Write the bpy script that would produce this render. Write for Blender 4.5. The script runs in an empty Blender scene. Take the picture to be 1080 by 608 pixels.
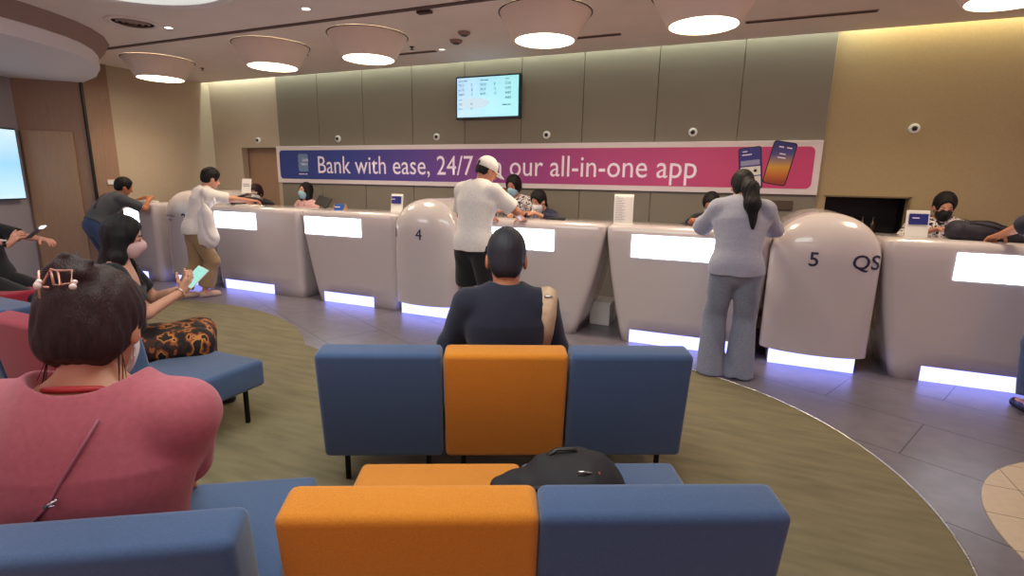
import bpy, bmesh, math, random
import numpy as np
from mathutils import Vector, Matrix
random.seed(7)
C = bpy.context.scene.collection
PI = math.pi

# ------------------------------------------------------------------ materials
def lin(c): return tuple(((v/255)/12.92 if v/255 <= .04045 else ((v/255+.055)/1.055)**2.4) for v in c)
def mat(name, rgb, rough=.6, metal=0., emit=None, es=0., noise=0., nscale=30., bump=0., bscale=200., stretch=(1,1,1), spec=.5, coat=0., sheen=0.):
    m = bpy.data.materials.new(name); m.use_nodes = True
    nt = m.node_tree; b = nt.nodes['Principled BSDF']
    col = (*lin(rgb), 1)
    b.inputs['Base Color'].default_value = col
    b.inputs['Roughness'].default_value = rough
    b.inputs['Metallic'].default_value = metal
    b.inputs['Specular IOR Level'].default_value = spec
    b.inputs['Coat Weight'].default_value = coat
    b.inputs['Sheen Weight'].default_value = sheen
    if emit: b.inputs['Emission Color'].default_value = (*lin(emit), 1); b.inputs['Emission Strength'].default_value = es
    tc = nt.nodes.new('ShaderNodeTexCoord'); mp = nt.nodes.new('ShaderNodeMapping'); mp.inputs['Scale'].default_value = stretch
    nt.links.new(tc.outputs['Object'], mp.inputs[0])
    n = nt.nodes.new('ShaderNodeTexNoise'); n.inputs['Scale'].default_value = nscale; n.inputs['Detail'].default_value = 4
    nt.links.new(mp.outputs[0], n.inputs['Vector'])
    r = nt.nodes.new('ShaderNodeValToRGB'); r.color_ramp.elements[0].position = .3; r.color_ramp.elements[1].position = .7
    lo = tuple(max(0, v*(1-noise)) for v in col[:3]); hi = tuple(min(1, v*(1+noise)) for v in col[:3])
    r.color_ramp.elements[0].color = (*lo, 1); r.color_ramp.elements[1].color = (*hi, 1)
    nt.links.new(n.outputs['Fac'], r.inputs[0]); nt.links.new(r.outputs[0], b.inputs['Base Color'])
    if bump:
        n2 = nt.nodes.new('ShaderNodeTexNoise'); n2.inputs['Scale'].default_value = bscale; n2.inputs['Detail'].default_value = 3
        nt.links.new(mp.outputs[0], n2.inputs['Vector'])
        bp = nt.nodes.new('ShaderNodeBump'); bp.inputs['Strength'].default_value = bump; bp.inputs['Distance'].default_value = .004
        nt.links.new(n2.outputs['Fac'], bp.inputs['Height']); nt.links.new(bp.outputs[0], b.inputs['Normal'])
    return m
def emitmat(name, rgb, s):
    m = bpy.data.materials.new(name); m.use_nodes = True
    b = m.node_tree.nodes['Principled BSDF']; b.inputs['Base Color'].default_value = (.02,.02,.02,1)
    b.inputs['Emission Color'].default_value = (*lin(rgb),1); b.inputs['Emission Strength'].default_value = s
    return m
def ramp_mat(name, axis, lo, hi, stops, rough=.4, emit=0.):
    m = bpy.data.materials.new(name); m.use_nodes = True; nt = m.node_tree; b = nt.nodes['Principled BSDF']
    tc = nt.nodes.new('ShaderNodeTexCoord'); sp = nt.nodes.new('ShaderNodeSeparateXYZ'); mr = nt.nodes.new('ShaderNodeMapRange')
    mr.inputs['From Min'].default_value = lo; mr.inputs['From Max'].default_value = hi
    r = nt.nodes.new('ShaderNodeValToRGB'); e = r.color_ramp.elements
    while len(e) < len(stops): e.new(.5)
    for k,(p,c) in enumerate(stops): e[k].position = p; e[k].color = (*lin(c),1)
    nt.links.new(tc.outputs['Object'], sp.inputs[0]); nt.links.new(sp.outputs[axis], mr.inputs[0])
    nt.links.new(mr.outputs[0], r.inputs[0]); nt.links.new(r.outputs[0], b.inputs['Base Color'])
    b.inputs['Roughness'].default_value = rough
    if emit: nt.links.new(r.outputs[0], b.inputs['Emission Color']); b.inputs['Emission Strength'].default_value = emit
    return m
def blotch_mat(name, base, stops, scale, rough=.8, stretch=(1,1,1)):
    m = mat(name, base, rough); nt = m.node_tree; b = nt.nodes['Principled BSDF']
    r = [n for n in nt.nodes if n.type == 'VALTORGB'][0]; n = [n for n in nt.nodes if n.type == 'TEX_NOISE'][0]
    mp = [n for n in nt.nodes if n.type == 'MAPPING'][0]; mp.inputs['Scale'].default_value = stretch
    n.inputs['Scale'].default_value = scale; n.inputs['Detail'].default_value = 2
    e = r.color_ramp.elements; r.color_ramp.interpolation = 'CONSTANT'
    while len(e) < len(stops): e.new(.5)
    for k,(p,c) in enumerate(stops): e[k].position = p; e[k].color = (*lin(c),1)
    return m

M = {}
M['ceil'] = mat('ceiling_paint', (232,220,214), .85, noise=.03, nscale=3)
M['ceil2'] = mat('soffit_paint', (232,226,228), .6)
M['brownband'] = mat('cove_brown', (150,124,118), .8)
M['beige'] = mat('beige_wallcovering', (170,150,112), .8, noise=.05, nscale=60, bump=.15, bscale=300)
M['beigel'] = mat('pale_beige_wall', (186,170,150), .8, noise=.04, nscale=40, bump=.1)
M['taupe'] = mat('taupe_fabric_panel', (132,124,110), .85, noise=.06, nscale=120, bump=.2, bscale=400, stretch=(3,3,.5))
M['wood'] = mat('brown_laminate', (150,120,100), .6, noise=.1, nscale=8, stretch=(12,12,.6))
M['wooddoor'] = mat('brown_laminate_door', (166,134,108), .6, noise=.08, nscale=8, stretch=(12,12,.6))
M['greywall'] = mat('grey_paint', (150,142,148), .75)
M['dark'] = mat('black_plastic', (20,19,21), .45)
M['darkmetal'] = mat('black_metal', (18,18,20), .4, metal=.6)
M['white'] = mat('white_gloss_shell', (200,190,190), .22, coat=.6)
M['whitep'] = mat('white_plastic', (225,222,218), .45)
M['frame'] = mat('banner_frame', (226,214,214), .5)
M['carpet'] = mat('olive_carpet', (120,110,82), .95, noise=.18, nscale=5, bump=.5, bscale=350, stretch=(.6,3,1))
M['tile'] = mat('grey_stone_tile', (112,106,114), .33, noise=.12, nscale=9)
M['cream'] = mat('cream_tile', (196,176,150), .5, noise=.05)
M['steel'] = mat('steel_strip', (200,200,200), .25, metal=1)
M['blue'] = mat('blue_wool', (56,80,118), .9, noise=.15, nscale=260, bump=.4, bscale=500, sheen=.3)
M['orange'] = mat('orange_wool', (202,122,14), .9, noise=.12, nscale=260, bump=.4, bscale=500, sheen=.2)
M['red'] = mat('crimson_wool', (150,24,48), .9, noise=.12, nscale=260, bump=.4, bscale=500, sheen=.2)
M['panel'] = emitmat('lit_white_panel', (238,242,255), 5.)
M['plinth'] = emitmat('lit_blue_plinth', (120,130,255), 1.); M['plinth'].node_tree.nodes['Principled BSDF'].inputs['Emission Color'].default_value = (.27,.30,1,1); M['plinth'].node_tree.nodes['Principled BSDF'].inputs['Emission Strength'].default_value = 3.2
M['lamp'] = emitmat('lamp_disc', (255,238,200), 9.)
M['drum'] = mat('lamp_drum_fabric', (240,222,208), .7)
M['cove'] = emitmat('cove_strip', (226,244,214), 5.)
M['ink'] = mat('navy_ink', (26,28,60), .5)
M['inkg'] = mat('grey_ink', (120,118,130), .5)
M['white_ink'] = mat('white_lettering', (240,226,240), .5, emit=(240,220,240), es=.05)
M['paper'] = mat('white_paper', (232,228,226), .7)
M['skin'] = mat('skin_tan', (190,128,100), .5, noise=.04, nscale=20)
M['skin2'] = mat('skin_warm', (182,116,82), .5, noise=.04, nscale=20)
M['skinp'] = mat('skin_light', (205,148,122), .5, noise=.04, nscale=20)
M['hair'] = mat('black_hair', (15,10,13), .58, spec=.3, noise=.5, nscale=60, bump=.8, bscale=90, stretch=(4,4,.6))
M['hairb'] = mat('dark_brown_hair', (44,20,20), .55, spec=.35, noise=.5, nscale=60, bump=.8, bscale=90, stretch=(4,4,.6))
M['mask_b'] = mat('light_blue_mask', (150,190,208), .8)
M['mask_w'] = mat('white_mask', (226,224,228), .8)
M['mask_k'] = mat('black_mask', (20,18,20), .8)
M['lip'] = mat('lips', (150,80,76), .5)
M['eye'] = mat('dark_eye', (24,16,14), .3)
def cloth(n, rgb, **k):
    return mat(n, rgb, .9, noise=k.get('noise', .08), nscale=k.get('ns', 60), bump=.2, bscale=300, sheen=.15)

# ------------------------------------------------------------------ object helpers
def setp(o, label=None, cat=None, group=None, kind=None):
    if label: o['label'] = label
    if cat: o['category'] = cat
    if group: o['group'] = group
    if kind: o['kind'] = kind
    return o
def thing(name, label, cat, loc=(0,0,0), rotz=0, group=None):
    o = bpy.data.objects.new(name, None); C.objects.link(o); o.empty_display_size = .1
    o.location = loc; o.rotation_euler = (0,0,rotz)
    return setp(o, label, cat, group)
def obj(name, bm, m, parent=None, smooth=False, auto=None):
    me = bpy.data.meshes.new(name); bmesh.ops.recalc_face_normals(bm, faces=bm.faces[:]) ; bm.to_mesh(me); bm.free()
    if isinstance(m, (list, tuple)):
        for q in m: me.materials.append(q)
    else: me.materials.append(m)
    if smooth:
        me.polygons.foreach_set('use_smooth', [True]*len(me.polygons))
        if auto is not None: me.set_sharp_from_angle(angle=math.radians(auto))
    o = bpy.data.objects.new(name, me); C.objects.link(o)
    if parent: o.parent = parent
    return o
def pydata(name, V, F, m, parent=None, smooth=True):
    me = bpy.data.meshes.new(name); me.from_pydata([tuple(v) for v in V], [], F); me.update()
    me.materials.append(m)
    if smooth: me.polygons.foreach_set('use_smooth', [True]*len(me.polygons))
    o = bpy.data.objects.new(name, me); C.objects.link(o)
    if parent: o.parent = parent
    return o
def BM(): return bmesh.new()
def box(bm, c, s, bev=0., seg=3, M4=None, mi=0):
    r = bmesh.ops.create_cube(bm, size=1.)
    vs = r['verts']; bmesh.ops.scale(bm, vec=s, verts=vs)
    if bev:
        es = list({e for v in vs for e in v.link_edges})
        q = bmesh.ops.bevel(bm, geom=es, offset=bev, segments=seg, affect='EDGES', profile=.5)
        vs = list({v for f in q['faces'] for v in f.verts} | {v for v in vs if v.is_valid})
        vs = [v for v in vs if v.is_valid]
    if M4 is not None: bmesh.ops.transform(bm, matrix=M4, verts=vs)
    bmesh.ops.translate(bm, vec=c, verts=vs)
    if mi:
        for f in {f for v in vs for f in v.link_faces}: f.material_index = mi
    return vs
def lathe(bm, prof, c=(0,0,0), n=32, M4=None, cap=True):
    rings = []
    for (r, z) in prof:
        rings.append([bm.verts.new((r*math.cos(2*PI*k/n), r*math.sin(2*PI*k/n), z)) for k in range(n)])
    for a, b in zip(rings, rings[1:]):
        for k in range(n): bm.faces.new((a[k], a[(k+1)%n], b[(k+1)%n], b[k]))
    if cap:
        bm.faces.new(rings[0][::-1]); bm.faces.new(rings[-1])
    vs = [v for r in rings for v in r]
    if M4 is not None: bmesh.ops.transform(bm, matrix=M4, verts=vs)
    bmesh.ops.translate(bm, vec=c, verts=vs)
def tube(bm, pts, r, n=8, flat=1.):
    pts = [Vector(p) for p in pts]; rings = []
    up = Vector((0,0,1))
    for i, p in enumerate(pts):
        d = (pts[min(i+1, len(pts)-1)] - pts[max(i-1, 0)]).normalized()
        a = d.cross(up)
        if a.length < .05: a = d.cross(Vector((0,1,0)))
        a.normalize(); b = a.cross(d).normalized()
        rr = r[i] if isinstance(r, (list, tuple)) else r
        rings.append([bm.verts.new(p + a*rr*math.cos(2*PI*k/n) + b*rr*flat*math.sin(2*PI*k/n)) for k in range(n)])
    for a, b in zip(rings, rings[1:]):
        for k in range(n): bm.faces.new((a[k], a[(k+1)%n], b[(k+1)%n], b[k]))
    bm.faces.new(rings[0][::-1]); bm.faces.new(rings[-1])
def prism(bm, pts2, z0, z1):
    a = [bm.verts.new((x, y, z0)) for x, y in pts2]; b = [bm.verts.new((x, y, z1)) for x, y in pts2]
    n = len(a)
    bm.faces.new(a[::-1]); bm.faces.new(b)
    for k in range(n): bm.faces.new((a[k], a[(k+1)%n], b[(k+1)%n], b[k]))
def RZ(a): return Matrix.Rotation(a, 4, 'Z')
def RX(a): return Matrix.Rotation(a, 4, 'X')
def RY(a): return Matrix.Rotation(a, 4, 'Y')
def structure(name, bm, m, smooth=False, auto=30):
    return setp(obj(name, bm, m, smooth=smooth, auto=auto), kind='structure')

def text(name, s, m, parent, fn, width=None, height=None, bold=0., align='LEFT', depth=.001):
    """real letters as a mesh; fn maps (u,v,w) in metres to a point in the parent's space"""
    if s[0] == '~':      # print too small to read in the photograph: one short dash per word
        bm = BM(); x = 0.
        for wd in s[1:].split():
            w_ = len(wd)*height*.62
            for k in range(4):
                a, c = x+w_*k/4, x+w_*(k+1)/4
                bm.faces.new([bm.verts.new(Vector(fn(u, v, depth))) for u, v in ((a, .15*height), (c, .15*height), (c, .75*height), (a, .75*height))])
            x += w_+height*.5
        bmesh.ops.remove_doubles(bm, verts=bm.verts, dist=1e-5)
        return obj('fine_print', bm, m, parent)
    cu = bpy.data.curves.new('t', 'FONT'); cu.body = s; cu.size = 1; cu.extrude = 0; cu.offset = bold; cu.resolution_u = 3
    o = bpy.data.objects.new('t', cu); C.objects.link(o)
    bpy.context.view_layer.update()
    dg = bpy.context.evaluated_depsgraph_get()
    me = bpy.data.meshes.new_from_object(o.evaluated_get(dg))
    C.objects.unlink(o); bpy.data.objects.remove(o); bpy.data.curves.remove(cu)
    bm = BM(); bm.from_mesh(me); bpy.data.meshes.remove(me)
    xs = [v.co.x for v in bm.verts]; ys = [v.co.y for v in bm.verts]
    x0, x1 = min(xs), max(xs); y0, y1 = min(ys), max(ys)
    capz = .70
    sy = (height/capz) if height else width/(x1-x0); sx = width/(x1-x0) if width else sy
    off = {'LEFT': 0, 'CENTER': -(x1-x0)*sx/2}[align]
    long = [e for e in bm.edges if e.calc_length()*sx > .03]
    if parent and name == 'curved':
        bmesh.ops.triangulate(bm, faces=bm.faces[:], quad_method='BEAUTY', ngon_method='BEAUTY')
    for v in bm.verts:
        v.co = Vector(fn((v.co.x-x0)*sx+off, v.co.y*sy, depth))
    return obj('lettering', bm, m, parent)

# ------------------------------------------------------------------ implicit surfaces (bodies, hair, clothes)
def V3(*a): return np.array(a, dtype=float)
def nrm(v): v = np.asarray(v, float); return v/(np.linalg.norm(v)+1e-9)
def cone(a, b, ra, rb, flat=None, k=.03, clip=None, op='u'):
    return dict(t='c', a=np.asarray(a,float), b=np.asarray(b,float), ra=ra, rb=rb, flat=flat, k=k, clip=clip, op=op)
def ell(c, r, R=None, k=.02, clip=None, op='u'):
    return dict(t='e', c=np.asarray(c,float), r=np.asarray(r,float), R=np.eye(3) if R is None else np.asarray(R,float), k=k, clip=clip, op=op)
def plane(p, n):   # removes everything on the side n points to
    return dict(t='p', p=np.asarray(p,float), n=nrm(n), op='i', k=0)
def pbounds(p):
    if p['t'] == 'c':
        r = max(p['ra'], p['rb']); return np.minimum(p['a'],p['b'])-r, np.maximum(p['a'],p['b'])+r
    r = p['r'].max(); return p['c']-r, p['c']+r
def pdist(p, X, Y, Z):
    if p['t'] == 'p': return (X-p['p'][0])*p['n'][0]+(Y-p['p'][1])*p['n'][1]+(Z-p['p'][2])*p['n'][2]
    if p['t'] == 'c':
        a, b = p['a'], p['b']; x, y, z = X-a[0], Y-a[1], Z-a[2]; ab = b-a
        if p['flat'] is not None:
            n, s = nrm(p['flat'][0]), p['flat'][1]
            q = (x*n[0]+y*n[1]+z*n[2])*(s-1); x = x+q*n[0]; y = y+q*n[1]; z = z+q*n[2]
            ab = ab + n*np.dot(ab, n)*(s-1)
        t = np.clip((x*ab[0]+y*ab[1]+z*ab[2])/(ab@ab+1e-12), 0, 1)
        d = np.sqrt((x-t*ab[0])**2+(y-t*ab[1])**2+(z-t*ab[2])**2) - (p['ra']+(p['rb']-p['ra'])*t)
    else:
        c, r, R = p['c'], p['r'], p['R']; x, y, z = X-c[0], Y-c[1], Z-c[2]
        u = (x*R[0,0]+y*R[1,0]+z*R[2,0]); v = (x*R[0,1]+y*R[1,1]+z*R[2,1]); w = (x*R[0,2]+y*R[1,2]+z*R[2,2])
        k0 = np.sqrt((u/r[0])**2+(v/r[1])**2+(w/r[2])**2); k1 = np.sqrt((u/r[0]**2)**2+(v/r[1]**2)**2+(w/r[2]**2)**2)
        d = k0*(k0-1)/(k1+1e-9)
    if p['clip'] is not None:
        for (pp, nn) in p['clip']:
            nn = nrm(nn); d = np.maximum(d, (X-pp[0])*nn[0]+(Y-pp[1])*nn[1]+(Z-pp[2])*nn[2])
    return d
def smin(a, b, k):
    if k <= 0: return np.minimum(a, b)
    h = np.maximum(k-np.abs(a-b), 0)/k; return np.minimum(a, b)-h*h*k*.25
def surface(prims, res, disp=None):
    lo = np.full(3, 1e9); hi = np.full(3, -1e9)
    for p in prims:
        if p['op'] == 'u': l, h = pbounds(p); lo = np.minimum(lo, l); hi = np.maximum(hi, h)
    lo = lo-4*res-.01; hi = hi+4*res+.01
    ax = [np.arange(lo[i], hi[i], res) for i in range(3)]
    F = np.full((len(ax[0]), len(ax[1]), len(ax[2])), .3, dtype=np.float32)
    def sub(l, h):
        s = []
        for i in range(3):
            a = max(0, int((l[i]-lo[i])/res)); b = min(len(ax[i]), int((h[i]-lo[i])/res)+2); s.append(slice(a, max(a+1, b)))
        return tuple(s)
    for p in prims:
        if p['t'] == 'p':
            X, Y, Z = np.meshgrid(*ax, indexing='ij', sparse=True); F = np.maximum(F, pdist(p, X, Y, Z).astype(np.float32)); continue
        l, h = pbounds(p); m = p['k']+4*res; s = sub(l-m, h+m)
        X, Y, Z = np.meshgrid(ax[0][s[0]], ax[1][s[1]], ax[2][s[2]], indexing='ij', sparse=True)
        d = pdist(p, X, Y, Z)
        F[s] = smin(F[s], d, p['k']) if p['op'] == 'u' else -smin(-F[s], d, p['k'])
    if disp is not None:
        X, Y, Z = np.meshgrid(*ax, indexing='ij', sparse=True); F = F + disp(X, Y, Z).astype(np.float32)
    # naive surface nets
    ins = F < 0
    nx, ny, nz = F.shape
    S = np.zeros((nx-1, ny-1, nz-1, 3)); N = np.zeros((nx-1, ny-1, nz-1), np.int32)
    off = [(i,j,k) for i in (0,1) for j in (0,1) for k in (0,1)]
    def g(A, o): return A[o[0]:o[0]+nx-1, o[1]:o[1]+ny-1, o[2]:o[2]+nz-1]
    for i in range(8):
        for j in range(i+1, 8):
            o1, o2 = off[i], off[j]; df = [o2[q]-o1[q] for q in range(3)]
            if sum(abs(q) for q in df) != 1: continue
            f1, f2 = g(F, o1), g(F, o2); cr = (f1 < 0) != (f2 < 0)
            t = np.where(cr, f1/np.where(cr, f1-f2, 1), 0)
            for q in range(3): S[..., q] += np.where(cr, o1[q]+t*df[q], 0)
            N += cr
    act = N > 0; idx = np.full(act.shape, -1, np.int64); idx[act] = np.arange(act.sum())
    ii = np.argwhere(act); V = (ii + S[act]/N[act][:, None])*res + lo
    faces = []
    for axd in range(3):
        a1, a2 = [(1,2),(2,0),(0,1)][axd]
        s0 = [slice(1, n-1) for n in F.shape]; s0[axd] = slice(0, F.shape[axd]-1)
        s1 = list(s0); s1[axd] = slice(1, F.shape[axd])
        A = ins[tuple(s0)]; B = ins[tuple(s1)]
        for cond, flip in ((A & ~B, False), (~A & B, True)):
            e = np.argwhere(cond)
            if not len(e): continue
            base = e.copy(); 
            for q in range(3):
                if q != axd: base[:, q] += 1
            def cell(d1, d2):
                c = base.copy(); c[:, a1] += d1; c[:, a2] += d2; return idx[c[:,0], c[:,1], c[:,2]]
            q4 = np.stack([cell(-1,-1), cell(0,-1), cell(0,0), cell(-1,0)], 1)
            if flip: q4 = q4[:, ::-1]
            faces.append(q4)
    Fc = np.concatenate(faces) if faces else np.zeros((0,4), int)
    Fc = Fc[(Fc >= 0).all(1)]
    return V, Fc
def sdf_obj(name, parts, m, parent=None):
    """parts: list of (prims, res, disp) meshed and joined into one object"""
    Vs, Fs, n = [], [], 0
    for prims, res, disp in parts:
        v, f = surface(prims, res, disp); Vs.append(v); Fs.append(f+n); n += len(v)
    V = np.concatenate(Vs); Fc = np.concatenate(Fs)
    me = bpy.data.meshes.new(name)
    me.vertices.add(len(V)); me.vertices.foreach_set('co', V.astype(np.float32).ravel())
    me.loops.add(len(Fc)*4); me.loops.foreach_set('vertex_index', Fc.astype(np.int32).ravel())
    me.polygons.add(len(Fc)); me.polygons.foreach_set('loop_start', np.arange(0, len(Fc)*4, 4, dtype=np.int32))
    me.update(calc_edges=True); me.validate()
    me.polygons.foreach_set('use_smooth', [True]*len(me.polygons))
    me.materials.append(m)
    o = bpy.data.objects.new(name, me); C.objects.link(o)
    if parent: o.parent = parent
    return o

def folds(amp, f=22, seed=0.):
    def d(X, Y, Z):
        w = np.sin(X*f*.6+Z*f*.35+seed)*1.3+np.sin(Y*f*.7-Z*f*.5+seed*2)
        return amp*np.sin(Z*f*.45+X*f*.9+w*1.2+seed)*(.6+.4*np.sin(Y*f*.8+X*f*.3+seed*3))
    return d
def strands(amp, f=160, ax=0):
    def d(X, Y, Z): return amp*np.sin(X*f+np.sin(Z*14)*2)*np.cos(Y*f*.8+np.sin(Z*11+1)*2)
    return d

# ------------------------------------------------------------------ people
def ik(a, t, l1, l2, pole):
    a = np.asarray(a,float); t = np.asarray(t,float); d = t-a; L = np.linalg.norm(d)
    if L > (l1+l2)*.995: t = a+d/L*(l1+l2)*.995; d = t-a; L = np.linalg.norm(d)
    u = d/L; x = (l1*l1-l2*l2+L*L)/(2*L); h = math.sqrt(max(l1*l1-x*x, 0))
    p = np.asarray(pole,float); p = p-u*np.dot(p,u); p = nrm(p)
    return a+u*x+p*h, t
class P: pass
def skeleton(loc, face, pz, lean=0., side=0., turn=0., hy=0., hp=0., hr=0., s=1., b=1., LH=None, RH=None, LP=None, RP=None, LF=None, RF=None, KL=None, KR=None, spread=.09, hs=None):
    """loc world (x,y); everything returned relative to (x,y,0) with world axes. face degrees, 0 looks along +Y"""
    J = P(); J.s = s; J.b = b; J.hs = hs or s; L0 = V3(loc[0], loc[1], 0)
    def dirs(a): a = math.radians(a); return V3(-math.sin(a), math.cos(a), 0), V3(math.cos(a), math.sin(a), 0)
    f, r = dirs(face); J.f, J.r = f, r; up = V3(0,0,1)
    la, sa = math.radians(lean), math.radians(side)
    J.pel = V3(0,0,pz)
    sd = nrm(up*math.cos(la)*math.cos(sa)+f*math.sin(la)+r*math.sin(sa)); J.sd = sd
    f2, r2 = dirs(face+turn); r2 = nrm(r2-sd*np.dot(r2,sd)); f2 = np.cross(sd, r2); J.f2, J.r2 = f2, r2
    mid = nrm(sd*.8+up*.2)
    J.waist = J.pel+nrm(sd+up*.6)*.19*s
    J.chest = J.waist+sd*.17*s; J.c7 = J.waist+sd*.315*s
    J.SL = J.c7-sd*.045*s-r2*.165*s*b; J.SR = J.c7-sd*.045*s+r2*.165*s*b
    # head frame
    ha, hpp = face+turn+hy, -math.radians(hp)
    hf, hr_ = dirs(ha); hu = up*math.cos(hpp)+hf*math.sin(hpp); hf = hf*math.cos(hpp)-up*math.sin(hpp)
    q = math.radians(hr); hr2 = hr_*math.cos(q)+hu*math.sin(q)*-1; hu = hu*math.cos(q)+hr_*math.sin(q)
    J.H = np.stack([hr2, hf, hu], 1)
    J.head = J.c7 + nrm(hu+sd*.6)*.085*s + hu*.085*J.hs + hf*.02*s
    J.hipL = J.pel-r*spread*s-up*.03*s; J.hipR = J.pel+r*spread*s-up*.03*s
    def hand(h, sh, sg, pole):
        h = (np.asarray(h,float)-L0) if h is not None else sh+V3(0,0,-.50*s)+r2*sg*.06+f*.04
        pole = pole if pole is not None else (r2*sg*.6-f*.7-up*.4)
        return ik(sh, h, .285*s, .245*s, pole)
    J.EL, J.WL = hand(LH, J.SL, -1, LP); J.ER, J.WR = hand(RH, J.SR, 1, RP)
    def foot(h, hip, sg, pole):
        h = (np.asarray(h,float)-L0) if h is not None else V3(hip[0], hip[1], .075)
        return ik(hip, h, .415*s, .40*s, pole if pole is not None else f+up*.3+r*sg*.15)
    J.KL, J.AL = foot(LF, J.hipL, -1, KL); J.KR, J.AR = foot(RF, J.hipR, 1, KR)
    return J
def torso(J, e=0., k=.05, bust=0., belly=0.):
    s, b, f, r = J.s, J.b, J.f2, J.r2
    L = [cone(J.pel-J.r*.062*s, J.pel+J.r*.062*s, .115*s+e, .115*s+e, (J.f, 1.12), k=k),
         cone(J.pel, J.waist, .148*s*b+e, (.13+belly*.5)*s*b+e, (J.f, 1.35-belly*3), k=k),
         cone(J.waist, J.chest, (.13+belly*.5)*s*b+e, .16*s*b+e, (f, 1.42-belly*3), k=k),
         cone(J.chest, J.c7-J.sd*.07*s, .16*s*b+e, .125*s*b+e, (f, 1.5), k=k),
         cone(J.SL+r*.02, J.SR-r*.02, .056*s+e, .056*s+e, k=k),
         cone(J.c7-J.sd*.01, J.SL+J.sd*.01, .045*s+e*.7, .04*s+e*.7, k=k), cone(J.c7-J.sd*.01, J.SR+J.sd*.01, .045*s+e*.7, .04*s+e*.7, k=k)]
    if bust:
        for sg in (-1, 1): L.append(ell(J.chest+f*(.085*s)+r*sg*.075*s-J.sd*.01, (bust*s+e,)*3, k=.05))
    return L
def headprims(J, e=0.):
    s, H, c = J.hs, J.H, J.head
    def at(x, y, z): return c+H@(V3(x, y, z)*s)
    return [ell(at(0,-.012,.025), (V3(.074,.092,.092)+e)*s, H, k=.02),
            ell(at(0,.022,-.045), (V3(.058,.064,.072)+e)*s, H, k=.035),
            ell(at(0,.05,-.088), (V3(.026,.026,.024)+e)*s, H, k=.03)]
def facedetail(J):
    s, H, c = J.hs, J.H, J.head
    def at(x, y, z): return c+H@(V3(x, y, z)*s)
    L = [cone(at(0,.082,.008), at(0,.103,-.03), .008*s, .013*s, k=.012),
         ell(at(-.011,.093,-.034), (.009*s,)*3, k=.008), ell(at(.011,.093,-.034), (.009*s,)*3, k=.008),
         ell(at(0,.078,-.066), V3(.024,.014,.010)*s, H, k=.008)]
    for sg in (-1, 1):
        L += [ell(at(sg*.030,.092,.006), V3(.017,.014,.011)*s, H, k=.014, op='s'),
              ell(at(sg*.03,.072,.004), V3(.015,.013,.010)*s, H, k=.004),
              ell(at(sg*.076,.0,-.012), V3(.010,.019,.032)*s, H, k=.008),
              ell(at(sg*.084,.008,-.008), V3(.006,.009,.016)*s, H, k=.006, op='s')]
    return L
def handprims(w, d, n, side, s=1., curl=.5, thumb=1.):
    """w wrist, d direction of the fingers, n back of the hand, side -1 left / +1 right"""
    d = nrm(d); n = nrm(n-d*np.dot(n,d)); t = np.cross(d, n)*(-side)  # across, towards the thumb
    L = [cone(w-d*.03*s, w+d*.01*s, .026*s, .026*s, (n,1.25), k=.02),
         cone(w+d*.02*s+t*.012*s, w+d*.078*s+t*.022*s, .022*s, .021*s, (n,1.5), k=.02),
         cone(w+d*.02*s-t*.012*s, w+d*.074*s-t*.024*s, .022*s, .019*s, (n,1.5), k=.02)]
    for i, (o, l) in enumerate(((.031,.072),(.0105,.080),(-.0105,.074),(-.031,.058))):
        p = w+d*(.083 if i < 3 else .078)*s+t*o*s; a = .15+.1*i; dd = d
        for q, fr in enumerate((.45,.32,.25)):
            a2 = curl*(q+.6)
            dd = nrm(d*math.cos(a2)-n*math.sin(a2)+t*o*1.5)
            p2 = p+dd*l*fr*s; L.append(cone(p, p2, .0088*s, .0082*s, k=.006)); p = p2
    p = w+d*.028*s+t*.024*s; dd = nrm(d*.6+t*.85-n*.25)
    for q, l in enumerate((.036,.032,.026)):
        p2 = p+dd*l*s; L.append(cone(p, p2, (.0125,.0105,.009)[q]*s, (.0105,.0095,.008)[q]*s, k=.008)); p = p2
        dd = nrm(dd+d*.35*thumb-n*.35*curl)
    return L
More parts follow.
